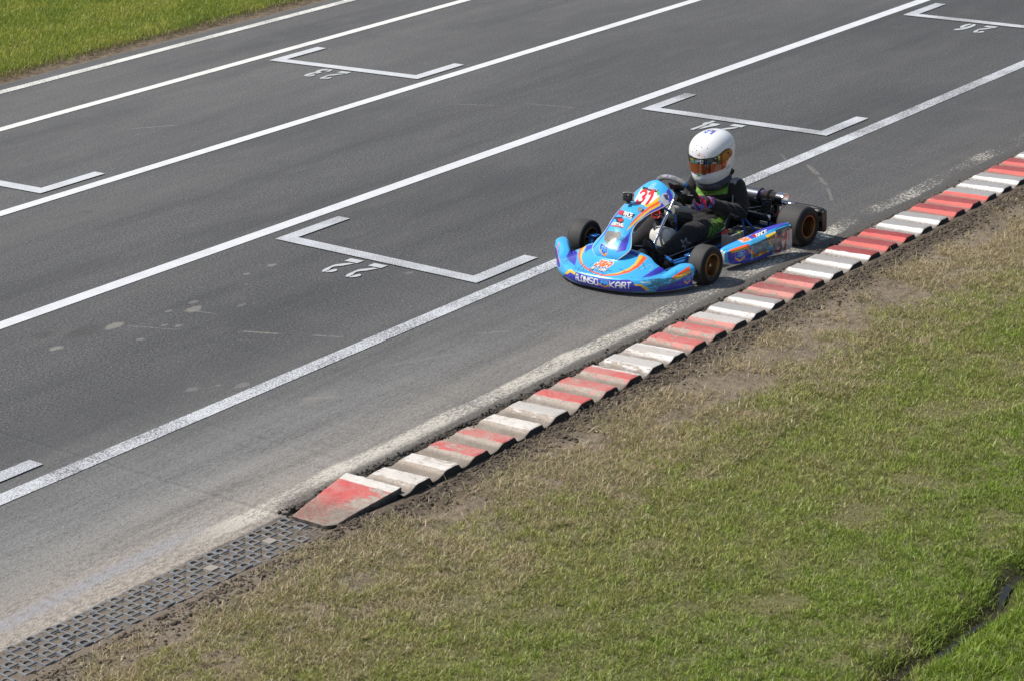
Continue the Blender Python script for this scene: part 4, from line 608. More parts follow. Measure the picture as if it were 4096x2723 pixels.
TD = {"blueA": [(1.62,5.04),(2.09,5.01),(2.44,4.99),(2.74,4.99),(3.01,5.04),(3.29,5.08),(3.56,5.13),(3.82,5.16),(4.06,5.18),(4.28,5.2),(4.38,4.73),(4.51,4.44),(4.46,4.18),(4.43,3.84),(4.39,3.46),(4.39,2.94),(4.1,2.72),(3.85,2.22),(3.58,2.2),(3.3,2.17),(3.03,2.12),(2.76,2.05),(2.49,2.0),(2.18,2.46),(1.81,3.37),(1.71,4.03),(1.65,4.49)],"orangeA": [(2.12,6.3),(2.53,6.49),(2.87,6.66),(3.21,6.78),(3.53,6.78),(3.82,6.78),(4.08,6.73),(4.34,6.73),(4.34,5.2),(4.34,4.7),(4.34,4.39),(4.35,4.08),(4.28,4.46),(4.22,4.92),(3.98,4.99),(3.74,5.06),(3.47,5.16),(3.2,5.27),(2.87,5.13),(2.55,5.01),(2.19,4.89)],"yellowA": [(2.19,4.89),(2.55,5.01),(2.87,5.13),(3.2,5.27),(3.47,5.16),(3.72,5.06),(3.96,4.99),(4.19,4.92),(4.25,4.49),(4.3,4.11),(4.19,4.49),(4.0,4.8),(3.74,4.82),(3.46,4.84),(3.17,4.84),(2.87,4.8),(2.57,4.75),(2.26,4.68)],"blueB": [(2.49,2.0),(2.75,2.05),(2.99,2.12),(3.25,2.17),(3.52,2.2),(3.7,2.58),(3.95,2.74),(4.17,2.86),(4.39,2.94),(4.57,3.15),(4.76,3.32),(4.96,3.46),(5.23,3.48),(5.53,3.48),(5.82,3.51),(6.12,3.51),(6.42,3.51),(6.72,3.51),(7.03,3.51),(7.2,2.7),(6.92,2.55),(6.66,2.39),(6.38,2.36),(6.11,2.34),(5.83,2.34),(5.54,2.34),(5.27,2.32),(5.02,2.32),(4.79,2.29),(4.58,2.29),(4.38,2.27),(4.17,2.24),(3.95,2.24),(3.7,2.22),(3.46,2.2),(3.23,2.15),(2.97,2.1),(2.74,2.05)],"zig": [(4.43,4.53),(4.56,4.18),(4.71,3.75),(4.94,3.77),(5.19,3.77),(5.48,3.77),(5.78,3.77),(6.07,3.77),(6.37,3.75),(6.45,3.48),(6.15,3.46),(5.84,3.44),(5.53,3.41),(5.24,3.37),(4.96,3.32),(4.73,3.25),(4.59,3.6),(4.47,3.94),(4.36,4.22)],"zigO": [(4.48,4.58),(4.63,4.25),(4.77,3.87),(5.01,3.84),(5.27,3.82),(5.56,3.77),(5.53,3.65),(5.23,3.68),(4.95,3.68),(4.72,3.65),(4.56,4.08),(4.42,4.42)],"yellowB": [(6.44,7.02),(6.72,6.87),(7.01,6.75),(7.32,6.63),(7.64,6.52),(7.3,5.11),(7.23,4.75),(7.17,4.51),(7.02,4.32),(6.86,4.15),(6.72,3.91),(6.59,4.3),(6.46,4.63),(6.26,5.16)],"plate": [(7.33,5.35),(7.63,5.18),(7.96,5.08),(8.32,5.01),(8.7,4.94),(9.08,4.89),(9.47,4.84),(9.44,4.63),(9.43,4.44),(9.42,4.27),(9.41,4.08),(9.42,3.84),(9.42,3.63),(9.44,3.37),(9.48,3.05),(9.59,2.46),(9.19,2.46),(8.79,2.43),(8.39,2.43),(7.94,2.67),(7.56,2.77),(7.22,2.84),(6.87,2.91),(6.92,3.32),(7.0,3.58),(7.07,3.82),(7.15,4.06),(7.19,4.3),(7.22,4.53),(7.25,4.8)],"plateK": [(7.33,5.35),(7.83,6.99),(8.14,6.87),(8.46,6.73),(8.8,6.61),(9.13,6.49),(9.49,6.44),(9.83,6.37),(9.5,4.84),(9.12,4.87),(8.73,4.92),(8.34,4.99),(7.98,5.08),(7.64,5.18)],"blueT": [(4.62,8.42),(4.87,8.47),(5.15,8.52),(5.43,8.57),(5.74,8.64),(6.06,8.74),(6.38,8.85),(6.7,9.0),(6.95,9.0),(7.2,8.97),(7.44,8.97),(7.7,8.95),(7.96,8.95),(8.24,8.95),(8.55,8.93),(8.85,8.9),(9.14,8.88),(9.43,8.85),(9.71,8.83),(10.0,8.81),(9.97,8.26),(9.59,8.07),(9.23,7.92),(8.88,7.83),(8.53,7.85),(8.19,7.88),(7.88,7.9),(7.58,7.9),(7.29,7.9),(6.97,7.9),(6.67,7.9),(6.38,7.92),(6.1,7.95),(5.82,7.92),(5.53,7.88),(5.23,7.8),(4.95,7.73),(4.83,8.02),(4.72,8.23)],"race": [(5.62,8.62),(5.84,8.57),(6.06,8.52),(6.27,8.47),(6.48,8.4),(6.71,8.35),(6.95,8.33),(7.0,7.73),(6.74,7.71),(6.5,7.71),(6.25,7.71),(6.01,7.68),(5.74,7.66),(5.48,7.64),(5.52,8.19)],"raceR": [(5.62,8.62),(5.86,8.57),(6.11,8.52),(5.84,7.66),(5.48,7.64),(5.52,8.19)],"dirt": [(4.85,7.28),(5.07,7.23),(5.32,7.16),(5.56,7.06),(5.82,6.97),(6.07,6.87),(6.31,6.73),(6.54,6.56),(6.79,6.4),(7.04,6.25),(7.31,6.09),(7.13,4.92),(7.07,4.65),(7.04,4.44),(7.01,4.22),(6.99,3.96),(6.96,3.68),(6.94,3.39),(6.65,3.39),(6.36,3.39),(6.07,3.39),(5.77,3.41),(5.48,3.41),(5.19,3.41),(4.95,3.39),(4.72,3.37),(4.59,3.82),(4.49,4.22),(4.39,4.56),(4.42,4.89),(4.57,6.25)],"n31BL": (7.32,3.15),"n31TL": (7.43,4.65),"n31BR": (9.15,3.03),"n31TR": (9.22,4.58),"raceBL": (5.68,7.73),"raceTL": (5.98,8.38),"raceBR": (6.84,7.66),"raceTR": (6.87,8.31),"ja": (4.62,7.9),"jaL": (4.29,7.95),"jaR": (5.02,7.73),"sh": (3.25,4.01),"shT": (3.26,4.58),"shB": (3.27,3.15),"shL": (2.67,4.06),"shR": (3.78,4.03)}
VI = (.060, .050, .50); SBL = (.02, .16, .62)
def affine(U, V, BLc, TLc, BRc):
    a = np.array(BLc); e2 = np.array(TLc)-a; e1 = np.array(BRc)-a; d = e1[0]*e2[1]-e1[1]*e2[0]; x = U-a[0]; y = V-a[1]
    return (x*e2[1]-y*e2[0])/d, (e1[0]*y-e1[1]*x)/d
def qtext(c, U, V, s, BLc, TLc, BRc, col, wt=.2, wid=.62, gap=.28, a=1.):
    p, q = affine(U, V, BLc, TLc, BRc); L = text_len(s, 1, wid, gap); m = text_mask(p*L, q, s, 0, 0, 1, wt, wid, gap) & (q > -.3) & (q < 1.3) & (p > -.1) & (p < 1.1); blend(c, m, col, a)
def shield(c, U, V, C, T, Rt):
    C, T, Rt = map(np.array, (C, T, Rt)); p, q = affine(U, V, C, T, Rt)      # p,q in half sizes
    P5 = [(-1, .95), (1, .95), (1, -.35), (0, -1.05), (-1, -.35)]; out = poly_mask(p, q, [(x*1.1, y*1.1) for x, y in P5]); inn = poly_mask(p, q, P5); blend(c, out, (.42, .45, .62)); blend(c, inn, (.025, .055, .45))
    k = inn & (q < -.12-.0*p) & (q < -.42+.55*np.abs(p)*1.0-.1); lo = -.35-.7*(1-np.abs(p)); blend(c, inn & (q < lo+.42), YE); blend(c, inn & (q < lo+.22), OR)
    qtext(c, U, V, 'FA', tuple(C-.55*(Rt-C)-.15*(T-C)), tuple(C-.42*(Rt-C)+.62*(T-C)), tuple(C+.62*(Rt-C)-.15*(T-C)), (.06, .42, .80), .26, .8, .2)
def bumper_design(U, V, G_):
    c = np.ones(U.shape+(3,))*np.array(CY_); pm = lambda k: poly_mask(U, V, TB[k])
    lo = V < 1.05; blend(c, lo, (.05, .05, .16))
    for k, col in (('violF', VI), ('blueF', BL), ('violTL', VI), ('violT', VI), ('violN', VI), ('ring', OR), ('yelL', YE), ('yelD', YE), ('band', BL), ('hookL', YE), ('blueR', BL), ('hookR', YE), ('redR', OR), ('yelR', YE), ('swoosh', (.62, .66, .66))): blend(c, pm(k), col)
    blend(c, line_mask(U, V, TB['redF'], .16), OR); blend(c, line_mask(U, V, TB['greyline'], .07), (.30, .50, .60)); 
    qtext(c, U, V, 'ALONSO', TB['alonsoBL'], TB['alonsoTL'], TB['alonsoBR'], WH, .21, .62, .22); qtext(c, U, V, 'KART', TB['kartBL'], TB['kartTL'], TB['kartBR'], WH, .21, .66, .30)
    b = TB['badge']; shield(c, U, V, b, TB['badgeT'], (b[0]+.42, b[1])); b = TB['badgeR']; shield(c, U, V, b, (b[0], b[1]+.75), (b[0]+.42, b[1]))
    j0, j1 = TB['jaL'], TB['jaR']; qo = [(j0[0]+.05, j0[1]-.05), (TB['jaT'][0]-.15, TB['jaT'][1]), (j1[0]-.05, j1[1]-.10)]
    qtext(c, U, V, 'J&A', *qo, (.9, .9, .88), .52, .8, .12); qtext(c, U, V, 'J&A', *qo, (.92, .16, .03), .36, .8, .12)
    q1 = [(j0[0]+.02, j0[1]-.55), (j0[0]+.10, j0[1]-.22), (j1[0]+.05, j1[1]-.62)]; qtext(c, U, V, 'KART TUNING', *q1, (.02, .03, .08), .6, .55, .15); qtext(c, U, V, 'KART TUNING', *q1, (.75, .78, .80), .22, .55, .15)
    # rubber scuffs and scratches from contact
    def sc(u0, v0, ru, rv, n, seed, lu=.12, lv=.9, dk=(.02, .03, .05)):
        g = np.random.default_rng(seed)
        for i in range(n):
            a = u0+g.normal(0, ru); b = v0+g.normal(0, rv); du = g.normal(0, lu); dv = abs(g.normal(0, lv))*rv; blend(c, seg_dist(U*1.0, V*.45, (a, b*.45), (a+du, (b+dv)*.45)) < g.uniform(.006, .030), dk, g.uniform(.5, .95))
    sc(10.25, 3.6, .42, .75, 46, 3); sc(11.3, 4.0, .5, .5, 22, 4); sc(6.6, 4.0, .9, .8, 40, 5, .3, .9); sc(12.3, 4.6, .3, .3, 10, 6)
    sc(18.2, 3.9, .9, .6, 60, 7, .5, .4); sc(17.6, 2.2, .8, .5, 36, 8, .5, .5); sc(20.4, 4.2, .7, .6, 30, 9, .3, .6); sc(15.2, 6.2, 1.5, 1.0, 8, 10, .8, .3); sc(14, 2.5, .5, .6, 5, 11, .1, .6)
    nn = fbm(U*5, V*2.2, 4, 21); w_ = np.exp(-((U-18.6)/2.2)**2-((V-3.3)/1.3)**2); blend(c, (nn*w_ > .36), (.03, .13, .17), .75)
    return c
def panel_design(U, V, G_):
    c = np.ones(U.shape+(3,))*np.array(CY_); pm = lambda k: poly_mask(U, V, TP[k])
    for k, col in (('blueL', VI), ('blue', VI), ('yelU', YE), ('orange', OR), ('yellow', YE), ('window', (.17, .165, .15)), ('windowW', (.50, .47, .43)), ('plate', WH), ('plateK', (.03, .03, .035)), ('greenR', (.08, .55, .05)), ('greenL', (.08, .55, .05)), ('race', (.02, .02, .024)), ('raceR', (.55, .02, .03)), ('kblob', (.025, .025, .03)), ('kred', (.60, .03, .03)), ('kred2', (.42, .02, .03)), ('grey', (.42, .45, .50)), ('greyK', (.05, .06, .10))): blend(c, pm(k), col)
    qtext(c, U, V, '31', TP['n31BL'], TP['n31TL'], TP['n31BR'], RE, .26, .62, .25)
    qtext(c, U, V, 'RACE', TP['raceBL'], TP['raceTL'], TP['raceBR'], WH, .24, .7, .2); 
    a = np.array(TP['raceBL']); b = np.array(TP['raceBR']); h = np.array(TP['raceTL'])-a; qtext(c, U, V, 'ENGINEERING', tuple(a-.55*h+.1*(b-a)), tuple(a-.22*h+.1*(b-a)), tuple(b-.55*h+.0*(b-a)), (.6, .6, .6), .22, .6, .2)
    qtext(c, U, V, 'KARTING', TP['kBL'], TP['kTL'], TP['kBR'], WH, .22, .66, .2); qtext(c, U, V, 'BUSUTTIL', TP['busBL'], TP['busTL'], TP['busBR'], (.6, .6, .62), .2, .6, .3)
    e = TP['emb']; m = (np.maximum(np.abs(U-e[0])/.55, np.abs(V-e[1])/.42)); blend(c, (m < 1) & (m > .86), (.45, .62, .75)); blend(c, (np.abs(U-e[0])/.2+np.abs(V-e[1])/.15) < 1, (.6, .7, .8)); blend(c, np.abs(m-.55) < .06, (.25, .52, .75), .6)
    s_ = TP['sh']; shield(c, U, V, s_, (s_[0]+1.05, s_[1]-.25), (s_[0]-.25, s_[1]+1.0))
    g = np.random.default_rng(5)
    for i in range(30):
        a = TP['scuff'][0]+g.normal(0, .22); b = TP['scuff'][1]+g.normal(0, .5); blend(c, seg_dist(U, V, (a, b), (a+g.normal(0, .2), b+g.normal(0, .5))) < .03, (.02, .03, .08), .8)
    blend(c, line_mask(U, V, [(4.2, 5.2), (6.5, 5.9), (8.2, 6.3), (10, 7.2)], .05), (.35, .62, .80), .7)
    return c
def pod_design(U, V, G_):
    c = np.ones(U.shape+(3,))*np.array(CY_); pm = lambda k: poly_mask(U, V, TD[k])
    blend(c, V < 2.2, (.55, .53, .48)); blend(c, V > 8.7, VI)
    for k, col in (('dirt', (.045, .28, .50)), ('blueA', BL), ('blueB', BL), ('orangeA', OR), ('yellowA', YE), ('zig', YE), ('zigO', OR), ('yellowB', YE), ('blueT', VI), ('race', (.02, .02, .024)), ('raceR', (.42, .02, .03)), ('plate', (.55, .55, .55)), ('plateK', (.02, .02, .022))): blend(c, pm(k), col)
    blend(c, (U > 9.2) & (V < 4.75) & (V > 2.5), (.50, .50, .49)); blend(c, (U > 7.6) & (V >= 4.75) & (V < 5.5), (.02, .02, .022))
    qtext(c, U, V, 'BUSUTTIL', (8.3, 4.85), (8.3, 5.25), (9.7, 4.85), (.5, .5, .5), .2, .6, .3)
    qtext(c, U, V, '31', TD['n31BL'], TD['n31TL'], TD['n31BR'], (.42, .012, .02), .27, .62, .25); qtext(c, U, V, 'RACE', TD['raceBL'], TD['raceTL'], TD['raceBR'], WH, .24, .7, .2)
    qo = [TD['jaL'], (TD['jaL'][0]+.12, TD['jaL'][1]+.8), TD['jaR']]; qtext(c, U, V, 'J&A', *qo, (.9, .9, .88), .7, .8, .12); qtext(c, U, V, 'J&A', *qo, (.92, .20, .03), .36, .8, .12)
    sh = TD['sh']; shield(c, U, V, sh, (sh[0], sh[1]+.75), (sh[0]+.52, sh[1]))
    g = np.random.default_rng(15)
    for i in range(150):
        a = g.normal(6.0, 1.1); b = g.uniform(3.1, 5.6); blend(c, seg_dist(U*.5, V*.8, (a*.5, b*.8), (a*.5+g.normal(0, .12), b*.8+g.normal(0, .35))) < g.uniform(.008, .035), (.02, .025, .03), g.uniform(.35, .9))
    for i in range(40):
        a = g.uniform(1.6, 4.6); b = g.normal(5.0, .25); blend(c, seg_dist(U*.5, V*.8, (a*.5, b*.8), (a*.5+g.normal(0, .2), b*.8+g.normal(0, .06))) < g.uniform(.006, .02), (.02, .025, .03), .7)
    nn = fbm(U*3.5, V*2.5, 4, 31); k = (nn > .50) & (U > 4.6) & (U < 8.7) & (V > 3) & (V < 5.4); blend(c, k, (.035, .045, .055), .72)
    k = (fbm(U*5, V*2, 3, 33) > .56) & (U > 7.2) & (U < 9.6) & (V > 3.2) & (V < 5); blend(c, k, (.20, .19, .18), .5)
    blend(c, U < .9, (.66, .64, .58))
    return c
def param_grid(nu, nv, nP, nQ):
    return np.meshgrid(np.linspace(0, nP-1, nu), np.linspace(0, nQ-1, nv), indexing='ij')
def scuffs(c, U, V, seed, cu, cv, ru, rv, col, th=.62, sx=9, sy=1.2, k=.9):
    w_ = np.exp(-(((U-cu)/ru)**2+((V-cv)/rv)**2)**1.5); n = fbm(U*sx, V*sy, 4, seed); m = (n+.28*w_) > (th+.28*(1-w_)*2.2); blend(c, m & (w_ > .12), col, k)
def make_surface(name, S, shape, m, design, par, thick=.003):
    G_ = dens(S, *shape); U, V = param_grid(shape[0], shape[1], len(S), S.shape[1]); c = design(U, V, G_)
    o = mesh_from(name, G_.reshape(-1, 3), grid_faces(*shape), m, par, smooth=True, col=c.reshape(-1, 3)); return o

blank = lambda U, V, G_: np.ones(U.shape+(3,))*np.array(CY_)
D_ = globals()
fb = make_surface('front_bumper', bumper_sections(), NB, M['paint'], D_.get('bumper_design', blank), K)
sm = fb.modifiers.new('s', 'SOLIDIFY'); sm.thickness = .004; sm.offset = 0
# scuffed pale lip along the lower edge
BS = dens(bumper_sections(), 160, 11); lip = [(p[0]+.004, p[1], .030) for p in BS[:, 1]]
P_('lower_lip', tube(lip, .0085, 8), M['lip'], fb)
# undertray and bumper bars behind the plastics
Ps_('bumper_bar', [tube([(-.62, .40, .08), (-.86, .34, .08), (-.93, .2, .08), (-.94, 0, .08), (-.93, -.2, .08), (-.88, -.38, .08), (-.62, -.42, .08)], .010, 8, res=40), tube([(-.60, .22, .10), (-.76, .16, .14), (-.80, 0, .145), (-.76, -.16, .14), (-.60, -.22, .10)], .009, 8, res=30)], M['steel'])
fp = make_surface('front_panel', panel_sections(), NPN, M['paint'], D_.get('panel_design', blank), K)
sm = fp.modifiers.new('s', 'SOLIDIFY'); sm.thickness = .004; sm.offset = 0
PS = dens(panel_sections(), 120, 9); ed = [tuple(p) for p in PS[:, 0]]+[tuple(p) for p in PS[::-1, 8]]
P_('edge_trim', tube(ed, .0032, 6, closed=True), M['white'], fp)
for sd in (-1, 1):
    S = pod_sections(sd); o = make_surface('side_pod', S, NPD, M['paint'], D_.get('pod_design', blank), K)
    bm = bmesh.new(); bm.from_mesh(o.data); bm.verts.ensure_lookup_table(); nu, nv = NPD
    for i0 in (0, nu-1): bm.faces.new([bm.verts[i0*nv+j] for j in range(nv)])
    bmesh.ops.recalc_face_normals(bm, faces=bm.faces); bm.to_mesh(o.data); bm.free()
    if sd > 0: o.location.x = .06
    P_('lower_lip', tube([(p[0], p[1], p[2]+.008) for p in dens(S, 60, 11)[:, 2]], .010, 8), M['white'], o)
# wheels
def wheel(name, x, ysign, yo, wd, Ro, rr, z, steer=0, inner_visible=False):
    """yo = outer face |y|"""
    W = empty(name, (x, ysign*(yo-wd/2), z)); W.parent = K; W.rotation_euler = (0, 0, steer); h = wd/2; q = .62
    tp = [(rr, -h*.86), (rr+.010, -h*.97), (rr+.030, -h*1.0), (Ro-.030, -h*.985), (Ro-.012, -h*.93), (Ro-.003, -h*.80)]
    V, F = lathe(tp+[(r, -t) for r, t in tp[::-1]], n=72); o = P_('tyre', (V, F), [M['rubber'], M['tread']], W, auto=60)
    tv, tf = lathe([(Ro-.0035, -h*.79), (Ro, -h*.66), (Ro+.0006, 0), (Ro, h*.66), (Ro-.0035, h*.79)], n=96); P_('tread', (tv, tf), M['tread'], o, auto=80)
    for r_ in (rr+.022, rr+.036): P_('moulded_ring', lathe([(r_, -h*1.0), (r_+.0015, -h*1.015), (r_+.003, -h*1.0)], n=72), M['rubber'], o)
    # rim: flange, barrel, dished centre, both sides
    s = -1 if ysign < 0 else 1
    prof = [(rr+.002, -h*.84), (rr+.006, -h*.90), (rr+.003, -h*.94), (rr-.003, -h*.93), (rr-.006, -h*.84), (rr-.011, -h*.60), (rr-.014, -h*.1), (rr-.020, h*.05), (.030, h*.10), (.026, h*.06), (.0, h*.06)]
    P_('rim', merge(lathe(prof, n=64), lathe([(r, -t) for r, t in prof[:6]], n=64)), M['gold'], W, auto=50)
    hb = P_('hub', lathe([(.0, h*(-.28)), (.010, h*-.28), (.012, h*-.2), (.022, h*-.08), (.028, h*.10)], n=24), M['alu'], W)
    if s > 0:
        for c in W.children:
            c.rotation_euler.z = math.pi
            if inner_visible: c.rotation_euler.z = 0
    return W
wheel('front_wheel', -.475, -1, .622, .128, .1285, .0745, .1285, R(2))
wheel('front_wheel', -.455, 1, .552, .128, .1285, .0745, .1285, R(3), True)
wheel('rear_wheel', .598, -1, .645, .200, .139, .0755, .139)
wheel('rear_wheel', .598, 1, .645, .200, .139, .0755, .139, 0, True)
# chassis tubes
zc = .055
fr = [tube([(-.62, s*.30, zc), (-.40, s*.30, zc), (-.10, s*.24, zc), (.30, s*.26, zc), (.66, s*.33, zc)], .015, 10, res=30) for s in (-1, 1)]
fr += [tube([(-.62, -.30, zc), (-.64, 0, zc), (-.62, .30, zc)], .014, 10, res=16), tube([(-.12, -.25, zc), (-.12, .25, zc)], .013, 10), tube([(.38, -.27, zc), (.38, .27, zc)], .013, 10), tube([(.68, -.34, zc), (.68, .34, zc)], .013, 10)]
fr += [tube([(-.02, s*.26, zc), (-.02, s*.47, .075)], .010, 8) for s in (-1, 1)]+[tube([(.30, s*.26, zc), (.30, s*.52, .075)], .010, 8) for s in (-1, 1)]
P_('chassis_frame', merge(*fr), M['blue'])
P_('floor_tray', box((-.36, 0, .034), (.58, .50, .006)), M['black'])
# blue stays behind the seat and the steering column uprights
Ps_('seat_stay', [merge(tube([(.415, -.19, .205), (.47, -.30, .07)], .0085, 10), tube([(.418, -.195, .200), (.405, -.245, .07)], .0085, 10)), tube([(.415, .19, .205), (.47, .30, .07)], .0085, 10)], M['blue'])
P_('steering_support', merge(tube([(-.16, -.09, .065), (-.115, -.035, .30)], .009, 10), tube([(-.16, .13, .065), (-.115, .03, .30)], .009, 10), tube([(-.21, .01, .37), (-.115, -.02, .30)], .008, 8)), M['blue'])
P_('steering_column', tube([(-.315, 0, .115), (-.066, 0, .40)], .0105, 14), M['chrome'])
for s in (-1, 1):
    y = s*.43 if s < 0 else .375; st = merge(box((-.475, y+s*.035, .128), (.05, .008, .075)), box((-.475, y+s*.005, .168), (.05, .065, .008)), box((-.475, y+s*.005, .090), (.05, .065, .008)), tube([(-.475, y-s*.02, .128), (-.47, y-s*.13, .085)], .013, 10), tube([(-.475, y-s*.02, .150), (-.55, y-s*.09, .125)], .008, 8))
    P_('stub_axle_yoke', st, M['blue'], bevel=.002)
    P_('stub_axle', cyl((-.475, y+s*.03, .128), (-.475, s*.60, .128), .011), M['chrome'])
Ps_('tie_rod', [tube([(-.335, -.03, .110), (-.545, -.33, .130)], .0065, 10), tube([(-.335, .03, .110), (-.545, .33, .130)], .0065, 10)], M['steel'])
Ps_('tie_rod_end', [tube([(-.485, -.243, .124), (-.555, -.345, .131)], .011, 10), tube([(-.485, .243, .124), (-.555, .345, .131)], .011, 10)], M['blue'])
# pedals
def pedal(y, par): P_('pedal', merge(tube([(-.50, y, .05), (-.535, y, .17)], .007, 8), tube([(-.535, y-.06, .17), (-.535, y+.05, .175)], .0095, 10), tube([(-.50, y-.06, .055), (-.50, y+.03, .055)], .007, 8)), M['blackm'])
pedal(-.13, K); pedal(.17, K)
P_('brake_bracket', merge(box((-.50, -.215, .115), (.055, .006, .085)), tube([(-.50, -.21, .15), (-.50, -.16, .15)], .008, 8)), M['blackm'], bevel=.003)
P_('brake_rod', tube([(-.51, -.205, .10), (-.1, -.235, .115), (.45, -.21, .13)], .004, 8), M['steel'])
# fuel tank between the legs
def tank():
    prof = [(-.075, .058, .030), (-.078, .075, .05), (-.075, .085, .11), (-.065, .088, .155), (-.045, .085, .185)]
    V = []; n = 28; a = np.linspace(0, 2*np.pi, n, endpoint=False); ce = np.cos(a); se = np.sin(a); sq = lambda v: np.sign(v)*np.abs(v)**.55
    for z, rx, ry in [(.050, .050, .095), (.056, .062, .108), (.095, .066, .112), (.150, .062, .108), (.190, .050, .092), (.210, .034, .070), (.218, .018, .045)]: V.append(np.stack([-.19+rx*sq(ce), .005+ry*sq(se), 0*a+z], 1))
    F = [tuple(f) for f in grid_faces(7, n, wv=True)]+[tuple(range(n))[::-1], tuple(6*n+j for j in range(n))]; return np.concatenate(V), F
ft = P_('fuel_tank', tank(), M['white'])
P_('filler_cap', merge(cyl((-.165, -.055, .240), (-.155, -.058, .243), .028, 24), cyl((-.155, -.058, .239), (-.154, -.058, .251), .024, 24)), M['black'], ft, bevel=.002)
P_('filler_neck', cyl((-.18, -.052, .185), (-.166, -.055, .207), .023, 20), M['white'], ft)
P_('breather', merge(cyl((-.225, .055, .200), (-.222, .055, .240), .011, 14), cyl((-.222, .055, .238), (-.222, .055, .257), .008, 12)), M['alu'], ft)
P_('fuel_hose', tube([(-.222, .055, .257), (-.215, .05, .285), (-.17, .04, .30), (-.12, .05, .27)], .005, 8, res=16), M['black'], ft)
Ps_('tank_label', [box((-.272, .04, .10), (.003, .07, .075)), box((-.2, -.109, .105), (.08, .003, .07))], simple('blue_label', (.02, .22, .60), .3, coat=.4), ft, smooth=False)
Ps_('tank_stripe', [box((-.2735, .04, .07), (.003, .07, .010)), box((-.2, -.1105, .074), (.08, .003, .010))], simple('orange_label', (.85, .20, .02), .3), ft, smooth=False)
def aimed(prof, loc, d, n=32):
    V, F = lathe(prof, 'z', n); q = Vector(d).to_track_quat('Z', 'Y').to_matrix(); return V@np.array(q).T+np.array(loc), F
V, F = aimed([(.010, -.04), (.014, -.01), (.022, .006), (.030, .014), (.0335, .011), (.0335, .004), (.028, -.002), (.026, .004), (.019, .002), (.012, -.012)], (-.115, .128, .272), (-.72, -.55, .40))
P_('red_funnel', (V, F), M['red'])
P_('grey_disc', aimed([(.0, -.012), (.034, -.012), (.038, -.008), (.038, .006), (.034, .010), (.0, .010)], (-.128, -.002, .318), (-.70, -.50, .45)), M['grey'])
# seat
def seat():
    rows = []
    for (x, z, w_, wall) in [(-.04, .115, .15, .012), (-.03, .105, .165, .02), (.02, .075, .185, .05), (.10, .05, .195, .085), (.20, .045, .20, .11), (.29, .065, .205, .13), (.345, .12, .205, .13), (.385, .20, .195, .10), (.42, .28, .175, .07), (.45, .34, .15, .04), (.455, .35, .13, .02)]:
        r = []
        for v in np.linspace(-1, 1, 15):
            a = abs(v); r.append((x-(.10 if x > .28 else 0)*max(0, a-.55)*2.0*(z < .4), v*w_-.02 if a < .8 else np.sign(v)*w_*(.8+.2*(a-.8)/.2)-.02, z+wall*max(0, (a-.5)/.5)**1.6))
        rows.append(r)
    return dens(np.array(rows), 60, 50)
G_ = seat(); so_ = mesh_from('seat', G_.reshape(-1, 3), grid_faces(60, 50), M['seat'], K, smooth=True); q_ = so_.modifiers.new('s', 'SOLIDIFY'); q_.thickness = .006
P_('seat_edge', tube([tuple(p) for p in G_[::2, 0]], .0055, 8), simple('carbon_edge', (.10, .115, .135), .35, var=.4), so_)
# battery with strap and leads
bt = P_('battery', box((.135, -.335, .112), (.155, .085, .085), np.array(Matrix.Rotation(R(3), 3, 'Z'))), M['grey'], bevel=.004)
P_('battery_lid', box((0.135, -0.335, 0.1565), (.153, .083, .006), np.array(Matrix.Rotation(R(3), 3, 'Z'))), M['grey'], bt, bevel=.001)
P_('strap', merge(box((0.155, -0.3795, 0.115), (.006, .002, .090)), box((0.155, -0.337, 0.162), (.006, .087, .003)), box((0.155, -0.2945, 0.115), (.006, .002, .090))), simple('lime_strap', (.55, .85, .02), .4), bt, smooth=False)
P_('red_terminal', merge(box((.075, -.300, .152), (.02, .02, .012)), tube([(.075, -.300, .156), (.10, -.31, .170), (.125, -.315, .158)], .0045, 8, res=10), tube([(.07, -.31, .157), (.09, -.33, .163), (.115, -.30, .160)], .0035, 8, res=10)), M['red'], bt).location.z = .012
P_('black_lead', merge(tube([(.09, -.355, .152), (.12, -.35, .163), (.16, -.33, .160), (.22, -.31, .155), (.27, -.27, .12)], .0055, 8, res=20), tube([(.10, -.36, .152), (.17, -.345, .166), (.26, -.32, .15), (.31, -.27, .10)], .0045, 8, res=20), box((.085, -.352, .153), (.03, .018, .012))), M['black'], bt).location.z = .012
# rear axle, engine, carbon tube, exhaust
P_('rear_axle', cyl((.598, -.55, .139), (.598, .55, .139), .021, 24), M['blackm'])
Ps_('axle_carrier', [box((.598, -.33, .13), (.08, .022, .09)), box((.598, .30, .13), (.08, .022, .09)), box((.598, -.19, .13), (.10, .02, .10))], M['blackm'], bevel=.006)
P_('carrier_bracket', merge(box((.575, -.345, .105), (.05, .008, .075)), tube([(.54, -.35, .06), (.60, -.345, .15)], .008, 8)), M['blue'], bevel=.002)
P_('brake_disc', cyl((.598, -.125, .139), (.598, -.113, .139), .085, 36), M['steel'])
eng = P_('engine', merge(box((.36, .26, .15), (.20, .14, .15)), box((.33, .26, .255), (.10, .11, .08)), box((.47, .27, .13), (.10, .12, .10))), M['blackm'], bevel=.012)
Ps_('cooling_fin', [box((.33, .26, .222+.014*k), (.125, .135, .005)) for k in range(6)], M['alu'], eng, smooth=False)
P_('clutch_cover', cyl((.42, .175, .14), (.42, .16, .14), .065, 30), M['alu'], eng)
P_('carbon_tube', cyl((.50, .05, .192), (.50, -.372, .184), .021, 24), simple('carbon', (.022, .022, .024), .22, coat=1.0, var=.3))
P_('tube_cap', merge(cyl((.50, -.372, .184), (.50, -.392, .184), .022, 24), cyl((.50, -.392, .184), (.50, -.398, .184), .016, 24)), M['chrome'])
